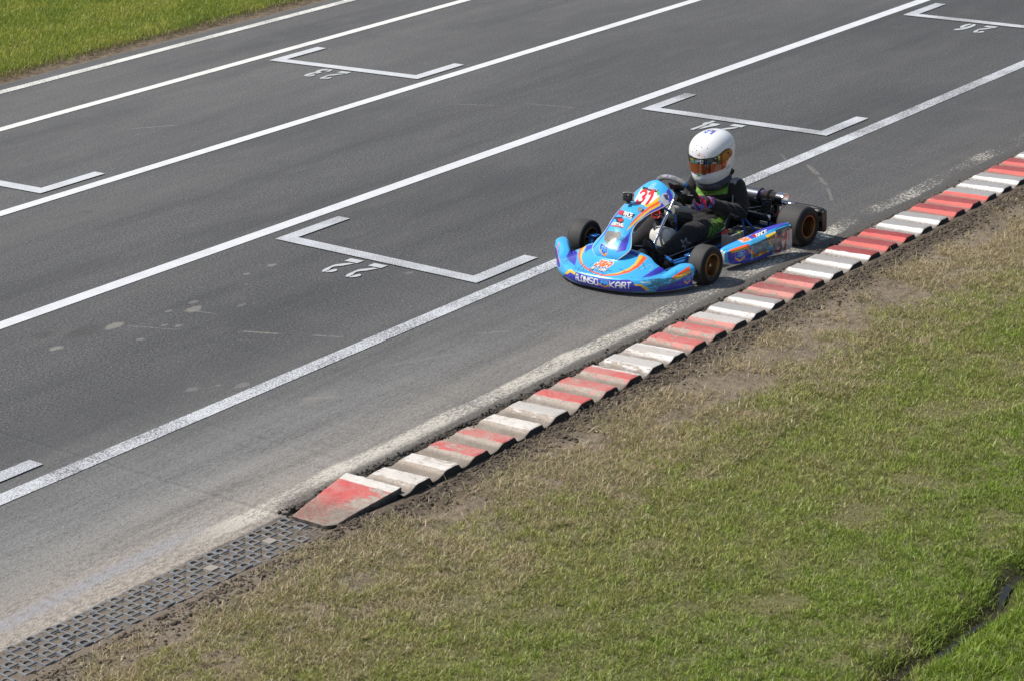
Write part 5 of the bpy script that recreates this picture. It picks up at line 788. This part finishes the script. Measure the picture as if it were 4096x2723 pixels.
P_('tube_clamp', lathe([(.0235, -.012), (.0265, -.010), (.0265, .010), (.0235, .012)], n=24), M['black']).location = (.50, -.345, .1845)
t = NT('scorched_steel'); X, Y, Zz = t.xyz(); f = t.math('ADD', Y, t.math('MULTIPLY', t.math('SUBTRACT', t.noise(9, 4), .5), .10))
c = t.mix(t.ramp(f, -.13, -.18), (.11, .12, .14), (.12, .11, .19)); c = t.mix(t.ramp(f, -.19, -.24), c, (.20, .115, .065)); c = t.mix(t.ramp(f, -.25, -.29), c, (.15, .135, .12)); t.set('Base Color', c); t.set('Metallic', .7); t.set('Roughness', .45); t.bump(t.noise(60, 3), .15, .002); M['scorch'] = t.m
mz, mx_ = .262, .70
mf = P_('exhaust_silencer', cyl((mx_, .10, mz), (mx_, -.315, mz), .046, 40), M['scorch'])
P_('silencer_cap', merge(cyl((mx_, -.313, mz), (mx_, -.372, mz), .0475, 40, .047), cyl((mx_, -.372, mz), (mx_, -.374, mz), .046, 40, .030)), M['chrome'], mf)
P_('tail_pipe', merge(cyl((mx_+.005, -.37, mz-.022), (mx_+.005, -.455, mz-.026), .018, 20), cyl((mx_+.005, -.455, mz-.026), (mx_+.005, -.420, mz-.0245), .014, 20)), M['chrome'], mf)
P_('exhaust_header', tube([(mx_, .10, mz), (mx_-.02, .2, mz), (.55, .28, .25), (.42, .27, .24)], .020, 14, res=24), M['scorch'], mf)
for y in (-.168, -.245):
    P_('silencer_clamp', tube([(mx_+.051*math.cos(a), y+.004*math.sin(a*2), mz+.051*math.sin(a)) for a in np.linspace(0, 2*math.pi, 28, endpoint=False)], .0075, 8, closed=True), simple('rubber_clamp', (.06, .06, .065), .45), mf)
    P_('clamp_screw', merge(box((mx_-.052, y-.004, mz-.018), (.014, .016, .022)), cyl((mx_-.060, y-.004, mz-.008), (mx_-.060, y-.004, mz-.034), .0035, 8)), M['chrome'], mf)
Ps_('silencer_bracket', [box((mx_-.01, -.18, .17), (.02, .012, .12)), box((mx_-.01, -.27, .17), (.02, .012, .12))], M['blackm'])
P_('airbox', box((.60, .02, .20), (.10, .20, .09)), M['black'], bevel=.02)
P_('cable', tube([(.30, -.12, .21), (.45, -.20, .23), (.56, -.27, .235)], .0022, 6, res=16), M['alu'])
P_('chain_guard', box((.46, -.10, .15), (.22, .012, .14)), M['blackm'], bevel=.004)
P_('brake_caliper', merge(box((.52, -.22, .135), (.10, .06, .07)), cyl((.53, -.25, .15), (.56, -.36, .175), .012, 12), box((.565, -.375, .172), (.04, .05, .026))), M['blackm'], bevel=.004)
P_('brake_hose', tube([(.55, -.30, .17), (.57, -.34, .21), (.61, -.36, .20), (.62, -.37, .16)], .006, 8, res=14), M['black'])
P_('red_fitting', box((.61, -.375, .188), (.018, .014, .014)), M['red'])
# rear bumper: rounded black plastic frame behind the wheels
rb = [(.80, y, .15) for y in (-.50, .50)]
def rrect(cx, cz, hx, hz, r, n=6):
    o = []
    for (sx, sz, a0) in ((1, 1, 0), (-1, 1, 90), (-1, -1, 180), (1, -1, 270)):
        for a in np.linspace(R(a0), R(a0+90), n): o.append((cx+sx*(hx-r)+r*math.cos(a), cz+sz*(hz-r)+r*math.sin(a)))
    return o
def extrude_y(pts, y0, y1):
    n = len(pts); V = [(x, y0, z) for x, z in pts]+[(x, y1, z) for x, z in pts]; F = [(i, (i+1) % n, n+(i+1) % n, n+i) for i in range(n)]+[tuple(range(n))[::-1], tuple(range(n, 2*n))]; return np.array(V), F
bar = [tube([(.755, s*-.55, z), (.765, s*-.63, z), (.795, s*-.58, z), (.80, s*-.3, z), (.80, 0, z)], .022, 10, res=24) for s in (1, -1) for z in (.085, .205)]
P_('rear_bumper', merge(*bar, extrude_y(rrect(.775, .140, .026, .078, .020), -.650, -.60), extrude_y(rrect(.775, .140, .026, .078, .020), .60, .650), box((.79, 0, .145), (.03, .5, .10)), tube([(.68, -.30, .06), (.80, -.30, .09)], .012, 8), tube([(.68, .30, .06), (.80, .30, .09)], .012, 8)), M['black'], bevel=0)
# steering wheel
SC, SB, SR = np.array([-.05, -.01, .430]), R(55), .157
def wheel_pt(t, r, off=0):
    u_ = r*math.cos(t); a = np.array([-math.cos(SB), 0, math.sin(SB)]); n_ = np.array([math.sin(SB), 0, math.cos(SB)]); return SC+a*u_+np.array([0, 1, 0])*r*math.sin(t)+n_*off
sw = empty('steering_wheel', tuple(SC)); sw.parent = K
def swp(name, vf, m, **k): V, F = vf; return P_(name, (np.asarray(V)-SC, F), m, sw, **k)
def arc(t0, t1, n=30): return [wheel_pt(t, SR*(1-.10*max(0, -math.cos(t))**4)) for t in np.linspace(t0, t1, n)]
t = NT('grip_leather'); a = t.attr(); t.set('Base Color', a['Color']); t.set('Roughness', .6); t.bump(t.noise(300, 2), .2, .001)
V, F = tube(arc(R(-50), R(50), 240), .0180, 32)
ang = np.repeat(np.linspace(-50, 50, 240), 32); ax = np.tile(np.linspace(0, 360, 32, endpoint=False), 240); c = np.ones((len(V), 3))*np.array((.27, .265, .255))
Uc = (ang*math.pi/180*SR); 
# lettering runs round the rim on the face that looks up and forward
sw_n = V-np.repeat(np.array(arc(R(-50), R(50), 240)), 32, 0); rad = sw_n/.0180; f_ax = np.array([-math.sin(SB), 0, -math.cos(SB)])
out_dir = np.repeat(np.array(arc(R(-50), R(50), 240)), 32, 0)-SC; out_dir /= np.linalg.norm(out_dir, axis=1)[:, None]
phi = np.arctan2((rad*f_ax).sum(1), (rad*out_dir).sum(1)); Vc = -(phi-R(20))*.0180   # 0 = outward rim, positive towards the front face
tx = text_mask(-Uc, Vc, 'ALONSO', -.112, -.0065, .014, .20, .5, .30)|text_mask(-Uc, Vc, 'KART', .022, -.0065, .014, .20, .5, .30)
blend(c, tx & (np.abs(phi) < 1.9), (.02, .03, .10)); bd = (np.abs(Uc-.004) < .010) & (np.abs(Vc) < .010); blend(c, bd, (.03, .13, .40)); blend(c, bd & (Vc < -.006), (.55, .12, .03))
c[np.abs(ang) > 44] = (.02, .12, .36)
grip = mesh_from('upper_grip', V-SC, F, t.m, sw, smooth=True, col=c)
swp('lower_grip', tube(arc(R(50), R(310), 90), .0165, 16), simple('black_suede', (.016, .016, .017), .75))
swp('spokes', merge(*[tube([wheel_pt(R(a), .03, -.012), wheel_pt(R(a), SR-.01, 0)], [.012, .008], 10) for a in (90, 270, 180)], tube([wheel_pt(0, .0, -.02), wheel_pt(0, .0, .004)], .036, 24)), M['blackm'])
swp('display', box(wheel_pt(R(0), .055, .006), (.012, .10, .06), np.array(Matrix.Rotation(-R(90-55), 3, 'Y'))), M['black'], bevel=.006)
swp('boss', tube([wheel_pt(0, 0, -.05), wheel_pt(0, 0, -.018)], .022, 20), M['alu'])
# two small action cameras
def action_camera(loc, rz, ry, m, label, stand):
    o = empty('action_camera', loc, rz); o.rotation_euler = (0, ry, rz); tag(o, label, 'action camera'); par = o
    P_('camera_body', box((0, 0, 0), (.032, .068, .050)), M['black'], o, bevel=.006)
    P_('camera_case', merge(box((.0, 0, .029), (.034, .07, .006)), box((-.004, -.036, 0), (.03, .004, .052))), simple('case_'+('a' if m else 'b'), (.10, .10, .10) if m else (.02, .02, .02), .15, coat=.6), o, bevel=.0015)
    ln = P_('lens', merge(box((-.019, -.014, .006), (.008, .027, .027))), simple('lens_ring', (.035, .035, .038), .25), o, bevel=.003)
    P_('lens_glass', cyl((-.0225, -.014, .006), (-.0245, -.014, .006), .0095, 24), simple('lens_glass', (.01, .012, .016), .04, coat=1), ln)
    P_('screen', box((-.0168, .018, .004), (.0015, .024, .026)), simple('dark_screen', (.03, .032, .036), .1), o, bevel=.0005)
    for k in stand: P_('mount', k, M['black'], o, bevel=.001)
    return o
def kart_to_world(p): c, s = math.cos(KROT), math.sin(KROT); return (c*p[0]-s*p[1]+KLOC[0], s*p[0]+c*p[1]+KLOC[1], p[2]+KLOC[2])
action_camera(kart_to_world((-.505, .055, .495)), KROT+R(18), R(6), True, 'action camera in a clear case mounted on the blue front panel', [box((0, 0, -.030), (.014, .012, .016)), box((.002, 0, -.040), (.05, .03, .006)), cyl((-.004, -.018, -.028), (-.004, .018, -.028), .006, 14)])
action_camera(kart_to_world((.60, -.285, .247)), KROT+R(22), R(4), False, 'black action camera clamped in front of the exhaust silencer', [box((.0, -.004, -.045), (.03, .055, .040)), box((.004, .03, -.04), (.012, .012, .05))])
P_('padded_tube', tube([(-.075, .02, .322), (.05, -.10, .294)], .0225, 20), simple('grey_padding', (.36, .36, .35), .5, var=.2))
P_('panel_bolt', merge(cyl((-.512, -.055, .420), (-.524, -.058, .434), .019, 24)), M['black'])
# ------------------------------------------------------------------ driver
D = empty('person', KLOC, KROT); tag(D, 'driver in black overalls with lime panels and white helmet, steering the blue go-kart', 'person')
def remesh(name, vf, voxel, smooth_it, m, par, colfn=None, dispfn=None):
    V, F = vf; me = bpy.data.meshes.new('tmp'); me.from_pydata([tuple(map(float, v)) for v in V], [], F)
    bm = bmesh.new(); bm.from_mesh(me); bmesh.ops.recalc_face_normals(bm, faces=bm.faces); bm.to_mesh(me); bm.free()
    o = bpy.data.objects.new('tmp', me); COL.objects.link(o)
    r = o.modifiers.new('r', 'REMESH'); r.mode = 'VOXEL'; r.voxel_size = voxel
    s = o.modifiers.new('s', 'SMOOTH'); s.factor = .5; s.iterations = smooth_it
    dg = bpy.context.evaluated_depsgraph_get(); dg.update(); me2 = bpy.data.meshes.new_from_object(o.evaluated_get(dg))
    bpy.data.objects.remove(o); bpy.data.meshes.remove(me)
    n = len(me2.vertices); P = np.zeros(n*3); me2.vertices.foreach_get('co', P); P = P.reshape(-1, 3); N = np.zeros(n*3); me2.vertices.foreach_get('normal', N); N = N.reshape(-1, 3)
    if dispfn is not None: P2 = P+N*dispfn(P, N)[:, None]; me2.vertices.foreach_set('co', P2.ravel())
    if colfn is not None:
        a = me2.color_attributes.new('Col', 'FLOAT_COLOR', 'POINT'); c = np.ones((n, 4), np.float32); c[:, :3] = colfn(P, N); a.data.foreach_set('color', c.ravel())
    me2.materials.clear(); me2.materials.append(m); me2.polygons.foreach_set('use_smooth', np.ones(len(me2.polygons), bool)); me2.update(); me2.name = name
    return link(bpy.data.objects.new(name, me2), par)
def ball(c, r, n=16):
    r = np.broadcast_to(np.asarray(r, float), (3,)); a = np.linspace(0, np.pi, n); V, F = lathe([(math.sin(t)+1e-4, math.cos(t)) for t in a], 'z', n*2); return V*r+np.array(c), F
def limb(pts, rad, n=18): 
    P = [np.array(p, float) for p in pts]; parts = [tube(P, rad, n, res=28)]; parts += [ball(P[0], rad[0]*.98), ball(P[-1], rad[-1]*.98)]; return merge(*parts)
J = dict(hip=(.235, -.02, .13), chest=(.375, -.02, .36), neck=(.36, -.02, .45))
torso = merge(ball((.245, -.02, .135), (.125, .165, .095)), ball((.315, -.02, .235), (.110, .150, .12)), ball((.375, -.02, .335), (.105, .160, .105)), ball((.39, -.02, .395), (.075, .165, .062)), tube([(.375, -.02, .40), (.355, -.02, .50)], .055, 16), ball((.355, -.02, .56), (.085, .07, .095)))
parts = [torso]
WT_ = lambda d, out, nn: wheel_pt(math.radians(d), SR+out, nn)
HN, HF = 240, 112
for s, sh, el, wr in ((-1, (.395, -.175, .398), (.352, -.238, .235), None), (1, (.385, .140, .398), (.345, .215, .245), None)):
    d = HN if s < 0 else HF; wp = WT_(d, .045, .045); 
    parts += [limb([sh, ((sh[0]+el[0])/2+.015, (sh[1]+el[1])/2+s*.006, (sh[2]+el[2])/2), el], [.066, .060, .055]), limb([el, tuple((np.array(el)+wp)/2+np.array([0, s*.004, -.010])), tuple(wp)], [.055, .050, .036])]
for s in (-1, 1):
    hp = (.215, -.02+s*.085, .115); kn = (-.085, s*.155, .190); an = (-.385, s*.140, .100)
    parts += [limb([hp, (.07, -.01+s*.128, .150), kn], [.088, .083, .068]), limb([kn, (-.24, s*.150, .140), an], [.068, .062, .045])]
def suit_disp(P, N):
    x, y, z = P.T; d = 0*x
    for (c, r, k, fr, dr) in [((.35, -.235, .235), .09, .007, 62, (1, .3, .8)), ((.20, -.225, .26), .12, .005, 48, (1, .2, .3)), ((.34, .215, .24), .09, .006, 60, (1, 0, .8)), ((-.085, -.155, .19), .09, .005, 55, (1, .2, -.6)), ((-.085, .155, .19), .09, .005, 55, (1, .2, -.6)), ((.17, -.02, .17), .12, .006, 50, (.9, .3, 1)), ((.30, -.02, .25), .13, .005, 46, (.3, .5, 1)), ((-.36, -.14, .11), .07, .005, 75, (1, 0, -.5)), ((.10, -.14, .17), .12, .004, 44, (1, .8, .2))]:
        w_ = np.exp(-(((P-np.array(c))/r)**2).sum(1)); ph = (P@np.array(dr))*fr+3*fbm(x*9+c[0]*7, y*9+z*7, 3, 5); d = d+w_*k*np.sin(ph*2.2)
    return d*.8+(fbm(x*14+z*5, y*14+z*9, 3, 8)-.5)*.006
SUIT_TRACE = {}
#SUITDESIGN
def suit_col(P, N):
    x, y, z = P.T; c = np.ones((len(P), 3))*np.array((.0120, .0108, .0112)); LG = (.085, .22, .012)
    front = N[:, 0] < .15
    chest = (y > -.150) & (y < .115) & (z > .338-.16*y) & (z < .43) & front & (x < .40); blend(c, chest, (.15, .31, .04))
    tx = text_mask(-(y+.02), z+.16*y, 'ALPINESTARS', -.065, .343, .0135, .2, .55, .28); blend(c, chest & tx & (x < .36), (.02, .03, .02))
    # yoke piping and the grey shoulder patch with its star
    yk = (y < -.125) & (z > .38) & (z < .455); blend(c, yk & (np.abs(y+.128-.25*(z-.42)) < .010), (.13, .34, .03))
    sp = (N[:, 2] > .25) & (y < -.142) & (y > -.205) & (x > .345) & (x < .43) & (z > .40); blend(c, sp, (.24, .24, .25))
    st = star((x-.388), (y+.172), .026, R(20), .0022); blend(c, sp & st, (.02, .02, .02))
    # lime hip panel with black claw stripes
    hp = (y < -.135) & poly_mask(x, z, [(.005, .135), (.03, .195), (.10, .215), (.20, .225), (.30, .20), (.33, .12), (.16, .10), (.06, .115)]) & (N[:, 1] < .2); blend(c, hp, LG)
    for k in range(3):
        q0 = .055+.038*k; blend(c, hp & line_mask(x, z, [(q0-.02, .10), (q0-.012, .145), (q0+.012, .175), (q0+.022, .215)], .011), (.016, .016, .017))
    blend(c, hp & text_mask(x, z, 'ASTARS', .17, .155, .02, .22), (.016, .02, .016))
    
    # knee star
    kn = (y < -.12) & (x < -.10) & (x > -.34) & (N[:, 1] < 0); blend(c, kn & star((x+.235), (z-.150)*1.0, .038, R(-28), .0042, tail=True), (.33, .33, .34))
    blend(c, (y < -.22) & line_mask(x, z, [(.205, .262), (.285, .225)], .010) & (vnoise(x*300, z*300, 2) > .4), (.20, .20, .21))
    skin = (z > .47) & (N[:, 0] < .4); blend(c, (z > .475), (.03, .03, .03))
    dust = fbm(x*7, z*7+y*5, 4, 3)[:, None]; return c*(.85+.35*dust)+.003*dust
def star(U, V, r, rot, wd, tail=False):
    pts = [];
    for k in range(10): a = rot+math.pi/2+k*math.pi/5; q = r if k % 2 == 0 else r*.42; q = q*(1.75 if (tail and k == 8) else 1); pts.append((q*math.cos(a), q*math.sin(a)))
    return line_mask(U, V, pts+pts[:1], wd)
t = NT('overall_cloth'); a = t.attr(); t.set('Base Color', a['Color']); t.set('Roughness', .78); t.set('Sheen Weight', .12); t.set('Specular IOR Level', .3)
t.bump(t.math('ADD', t.noise(240, 2), t.math('MULTIPLY', t.noise(24, 4, .6), 2.2)), .28, .004); M['suit'] = t.m
body = remesh('body', merge(*parts), .0058, 5, M['suit'], D, suit_col, suit_disp)
# neck roll
nb = [(.345+.095*math.cos(a)*(1 if math.cos(a) > 0 else 1.0), -.02+.098*math.sin(a), .432+.026*math.cos(a)) for a in np.linspace(0, 2*math.pi, 40, endpoint=False)]
t = NT('neck_roll_cloth'); X, Y, Zz = t.xyz(); c = t.mix(t.ramp(t.noise(20, 4), .35, .7), (.022, .024, .028), (.05, .055, .065)); t.set('Base Color', c); t.set('Roughness', .65); t.bump(t.noise(35, 4), .35, .006)
nr = P_('neck_roll', tube(nb, .029, 20, closed=True), t.m, D); V, F = tube([(.455, -.09, .47), (.465, -.02, .50), (.455, .05, .47)], .028, 14, res=12); P_('rear_pad', (V, F), t.m, nr)
# gloves with five fingers each, closed on the wheel rim
def glove_col(P, N):
    n = fbm(P[:, 0]*38+P[:, 2]*20, P[:, 1]*38-P[:, 2]*24, 3, 61); c = pal(((n-.30)*2.3).clip(0, 1), [(.012, .012, .02), (.016, .014, .03), (.03, .05, .30), (.50, .02, .10), (.85, .03, .10), (.80, .10, .16), (.55, .02, .16)]); 
    c[(fbm(P[:, 0]*60, P[:, 2]*60, 2, 63) > .66)] = (.02, .25, .70); return c
def glove(d, s):
    th = math.radians(d); e = 1e-3; T = wheel_pt(th+e, SR)-wheel_pt(th-e, SR); T /= np.linalg.norm(T); C0 = wheel_pt(th, SR); O = C0-SC; O /= np.linalg.norm(O); N_ = np.cross(O, T); n_ = np.array([math.sin(SB), 0, math.cos(SB)])
    if N_@n_ < 0: N_ = -N_
    if T[2]+-T[0] < 0: T = -T            # T points up the rim
    f = lambda t_, o_, n: C0+T*t_+O*o_+N_*n; pr = []
    for k, (off, ln, rr) in enumerate([(.033, .92, .0098), (.011, 1.0, .0102), (-.011, .95, .0098), (-.032, .80, .0088)]):
        pr.append(limb([f(off*.85, .034, .016), f(off, .036, -.006), f(off*1.02, .020, -.026), f(off, -.004*ln, -.027*ln), f(off*.95, -.018*ln, -.014)], [rr*1.15, rr*1.08, rr, rr*.95, rr*.85], 12))
    pr.append(limb([f(.010, .030, .030), f(.036, .012, .031), f(.055, -.004, .022), f(.062, -.014, .008)], [.014, .0125, .0112, .0095], 12))
    w0 = WT_(d, .045, .045); pc = f(-.002, .034, .022)
    pr.append(tube([f(.036, .030, .016), f(0, .036, .018), f(-.034, .032, .018)], [.019, .023, .019], 14, res=10)); pr.append(ball(pc, (.026, .026, .028))); pr.append(tube([f(0, .034, .022), f(-.004, .042, .036), tuple(w0)], [.026, .025, .029], 16, res=10))
    el = np.array((.352, s*.235, .235)); dr = (el-w0); dr /= np.linalg.norm(dr); pr.append(tube([w0, w0+dr*.045], [.0385, .0405], 18))
    for p_ in pr: pass
    g = remesh('glove', merge(*pr), .0042, 2, M['glove'], D, glove_col)
    P_('cuff', tube([w0+dr*.038, w0+dr*.046], [.0425, .0435], 20), M['suitblack'], g)
M['glove'] = colmat('glove_cloth', .7, 0, 0, .3, 200); M['suitblack'] = simple('black_cloth', (.018, .017, .018), .8, bump=.3, bs=150)
glove(HN, -1); glove(HF, 1)
# racing boots standing on the pedals
def boot(y):
    sec = [(-.405, .050, .034, .030), (-.425, .055, .038, .036), (-.450, .085, .037, .036), (-.470, .125, .039, .032), (-.490, .165, .042, .028), (-.507, .200, .041, .024), (-.520, .228, .030, .018), (-.526, .238, .012, .008)]
    V = []; n = 22; a = np.linspace(0, 2*np.pi, n, endpoint=False)
    for i, (x, z, ry, rx) in enumerate(sec):
        j = min(i+1, len(sec)-1); k = max(i-1, 0); tx, tz = sec[j][0]-sec[k][0], sec[j][1]-sec[k][1]; L = math.hypot(tx, tz); nx_, nz_ = tz/L, -tx/L
        V.append(np.stack([x+nx_*rx*np.cos(a), y+ry*np.sin(a), z+nz_*rx*np.cos(a)], 1))
    F = [tuple(f) for f in grid_faces(len(sec), n, wv=True)]+[tuple(range(n))[::-1], tuple((len(sec)-1)*n+j for j in range(n))]
    b = P_('boot', merge((np.concatenate(V), F), limb([(-.375, y, .105), (-.415, y, .070)], [.042, .040])), M['suitblack'], D)
    sl = [(x-z_*0-.001-rx*.93, y, z-rx*.35) for x, z, ry, rx in sec for z_ in (0,)]
    W_ = [s_[2]*.95 for s_ in sec]; V = []; 
    for (p, wv) in zip(sl, W_):
        for q in np.linspace(-1, 1, 7): V.append((p[0]+.006*abs(q)**3, y+q*wv, p[2]))
    V = np.array(V); F = [tuple(f) for f in grid_faces(len(sec), 7)]; o = P_('sole', (V, F), simple('worn_sole', (.085, .075, .060), .75, var=.45, bs=30), b); m_ = o.modifiers.new('s', 'SOLIDIFY'); m_.thickness = .006
boot(-.115); boot(.16)
# ---- helmet
HC = np.array([.350, -.005, .610]); HP = R(9)
def helmet_grid(nphi=720, nz=400):
    lv = np.array([(-.176, .115, .020, .082), (-.172, .140, .036, .094), (-.155, .160, .060, .108), (-.125, .1735, .090, .1195), (-.09, .1755, .118, .1285), (-.05, .171, .142, .1350), (0, .166, .164, .1405), (.05, .161, .174, .1420), (.09, .151, .170, .1365), (.12, .134, .154, .123), (.145, .108, .128, .102), (.162, .076, .094, .075), (.172, .035, .048, .040), (.1755, .002, .002, .002)])
    L = cr(lv, nz); ph = np.linspace(-np.pi, np.pi, nphi, endpoint=False); c, s = np.cos(ph), np.sin(ph); ex = 2/2.25
    cx = np.sign(c)*np.abs(c)**ex; sy = np.sign(s)*np.abs(s)**ex
    X_ = -np.where(c > 0, L[:, 1:2], L[:, 2:3])*cx[None]; Y_ = -L[:, 3:4]*sy[None]; Z_ = np.repeat(L[:, :1], nphi, 1)
    L[:, 0] *= .965; Z_ = Z_*.965; return ph, L[:, 0], np.stack([X_*1.015, Y_*1.02, Z_], -1)
ph_, zl_, HG = helmet_grid()
def hpose(V): Rm = np.array(Matrix.Rotation(-HP, 3, 'Y')); return V@Rm.T+HC
# inward lip at the neck opening
PH, ZZ = np.meshgrid(ph_, zl_); c = np.ones(PH.shape+(3,))*np.array((.80, .805, .82))
ARC = PH*.155           # arc length coordinate, positive = wearer's left (towards the camera)
def dot(p, z, r, col=(.02, .02, .025)): 
    m_ = ((ARC-p)**2+(ZZ-z)**2) < r*r; blend(c, m_, col)
for p_, z_ in [(-.02, .118), (.005, .135), (-.035, .098), (.025, .112), (.075, .105), (-.01, .088), (-.045, .072), (.012, .070), (.052, .052), (-.055, .046)]: dot(p_, z_, .0036)
dot(.205, -.035, .004); dot(.198, .005, .003, (.3, .3, .3))
ov = ((ARC-.020)/.021)**2+((ZZ-.058)/.0125)**2; blend(c, (ov < 1.15) & (ov > .95), (.25, .25, .27)); blend(c, text_mask(ARC, ZZ, 'BELL', .006, .0545, .0085, .24, .55, .28), (.75, .03, .05))
ov = ((ARC-.233)/.020)**2+((ZZ+.062+.35*(ARC-.233))/.0125)**2*1.; blend(c, (ov < 1.2) & (ov > .72), (.03, .03, .03)); blend(c, text_mask(ARC, ZZ+.3*(ARC-.233), 'BELL', .222, -.0655, .007, .22, .5), (.03, .03, .03))
blend(c, text_mask(ARC, ZZ, '31', -.012, -.098, .019, .30, .6, .25, .15), (.03, .42, .05)); blend(c, text_mask(ARC, ZZ+.15*ARC, 'BUSUTTIL', .012, -.112, .009, .18, .5), (.28, .24, .32))
tp = (ZZ > .160) & (np.abs(HG[..., 1]-.005) < .040) & (HG[..., 0] > -.03) & (HG[..., 0] < .04); blend(c, tp & (fbm(HG[..., 0]*45, HG[..., 1]*45, 3, 7) > .42), (.02, .10, .55)); blend(c, tp & (fbm(HG[..., 0]*60+3, HG[..., 1]*60, 3, 9) > .60), (.30, .10, .04))
GG = HG.copy()
# pressed chin vents and the step along the visor opening
def vent(p0, z0, w_, h_, dep):
    u_ = (ARC-p0)/w_; v_ = (ZZ-z0-.18*(ARC-p0))/h_; m_ = np.clip(1-np.maximum(np.abs(u_), np.abs(v_)), 0, 1); k = sstep(0, .35, m_)*dep; r = np.linalg.norm(HG[..., :2], axis=-1, keepdims=True); GG[..., :2] -= HG[..., :2]/r*k[..., None]; blend(c, m_ > .38, (.03, .03, .035))
vent(.043, -.078, .024, .0065, .010); vent(-.043, -.078, .024, .0065, .010)
t = NT('helmet_gelcoat'); a = t.attr(); t.set('Base Color', a['Color']); t.set('Roughness', .20); t.set('Coat Weight', .6); t.set('Coat Roughness', .03); M['helmet'] = t.m
V = hpose(GG.reshape(-1, 3)); nz_, np_ = PH.shape; F = [tuple(f) for f in grid_faces(nz_, np_, wv=True)]
hm = mesh_from('helmet', V, grid_faces(nz_, np_, wv=True), M['helmet'], D, smooth=True, col=c.reshape(-1, 3))
bm = bmesh.new(); bm.from_mesh(hm.data); bmesh.ops.recalc_face_normals(bm, faces=bm.faces); bm.to_mesh(hm.data); bm.free()
def shell_pt(ph, z, off):
    ph = np.asarray(ph); z = np.asarray(z); iu = (ph+np.pi)/(2*np.pi)*len(ph_); i0 = np.floor(iu).astype(int) % len(ph_); i1 = (i0+1) % len(ph_); fu = (iu-np.floor(iu))[..., None]
    jv = np.interp(z, zl_, np.arange(len(zl_))); j0 = np.clip(np.floor(jv).astype(int), 0, len(zl_)-2); fv = (jv-j0)[..., None]
    P = (HG[j0, i0]*(1-fu)+HG[j0, i1]*fu)*(1-fv)+(HG[j0+1, i0]*(1-fu)+HG[j0+1, i1]*fu)*fv; n = P/np.linalg.norm(P*np.array([1, 1, .3]), axis=-1, keepdims=True); return P+n*off
def visor_edge(a):           # a in 0..1 from the centre to the pivot: top and bottom z
    top = np.interp(a, [0, .45, .62, .74, .84, .93, 1.0], [.036, .038, .046, .060, .066, .060, .040]); bot = np.interp(a, [0, .25, .5, .68, .76, .82, .90, 1.0], [-.066, -.064, -.060, -.057, -.052, -.030, .000, .020]); return top, bot
nu, nv = 640, 120; A_ = np.linspace(-1, 1, nu); tp_, bt_ = visor_edge(np.abs(A_)); PHv = A_*R(98); V_ = np.linspace(0, 1, nv); Zv = bt_[:, None]+(tp_-bt_)[:, None]*V_[None]; PP = np.repeat(PHv[:, None], nv, 1)
VP = shell_pt(PP, Zv, .0055); AR = PP*.155; c = np.ones(PP.shape+(3,))*np.array((.24, .060, .006))
rf = fbm(AR*22, Zv*9, 3, 71); c = c*(.45+1.1*rf[..., None]); blend(c, (np.abs(AR) > .185), (.40, .16, .02), .7)
strip = (Zv > .000-.02*(np.abs(AR)/.15)**2*0) & (np.abs(AR) < .165); blend(c, strip, (.015, .015, .017))
blend(c, strip & text_mask(AR, Zv-.10*np.abs(AR)*0, 'FIVE', -.060, .016, .0125, .22, .62, .25), (.75, .72, .05)); blend(c, strip & text_mask(AR, Zv, 'LIGHTS', -.012, .016, .0125, .22, .62, .25), (.75, .76, .78))
blend(c, strip & text_mask(AR, Zv, 'TRADING CARD', -.058, .0035, .0075, .22, .5, .24), (.05, .55, .55)); blend(c, strip & text_mask(AR, Zv, 'EXPO', .022, .0035, .0075, .22, .5, .24), (.7, .7, .72))
tri = (AR > .085) & (AR < .165) & strip; nn_ = fbm(AR*40, Zv*60, 3, 77); blend(c, tri & (nn_ > .5), (.03, .42, .45)); blend(c, tri & (nn_ > .60), (.65, .62, .06)); blend(c, poly_mask(AR, Zv, [(.150, .050), (.170, .056), (.158, .010)]), (.65, .62, .10))
t = NT('iridium_visor'); a = t.attr(); t.set('Base Color', a['Color']); t.set('Roughness', .07); t.set('Metallic', .35); t.set('Coat Weight', 1.); t.set('Coat Roughness', .02)
vz = mesh_from('visor', hpose(VP.reshape(-1, 3)), grid_faces(nu, nv), t.m, hm, smooth=True, col=c.reshape(-1, 3)); m_ = vz.modifiers.new('s', 'SOLIDIFY'); m_.thickness = .003; m_.offset = 1
for s in (-1, 1):
    for (pp, zz_, r_) in ((s*R(86), .040, .0085), (s*R(92), .012, .0055), (s*R(72), -.038, .005)):
        p0 = hpose(shell_pt(np.array([pp]), np.array([zz_]), .006))[0]; p1 = hpose(shell_pt(np.array([pp]), np.array([zz_]), .012))[0]; P_('visor_screw', cyl(p0, p1, r_, 20), M['black'], vz, bevel=.001)
eb = [hpose(shell_pt(np.array([a*R(98)]), np.array([visor_edge(abs(a))[0]+.003]), .003))[0] for a in np.linspace(-1, 1, 60)]
P_('visor_seal', tube(eb, .0028, 6), M['black'], hm)
# the seal along the neck opening
P_('neck_seal', tube([hpose(GG[2, i][None])[0] for i in range(0, np_, 12)], .007, 8, closed=True), M['black'], hm)
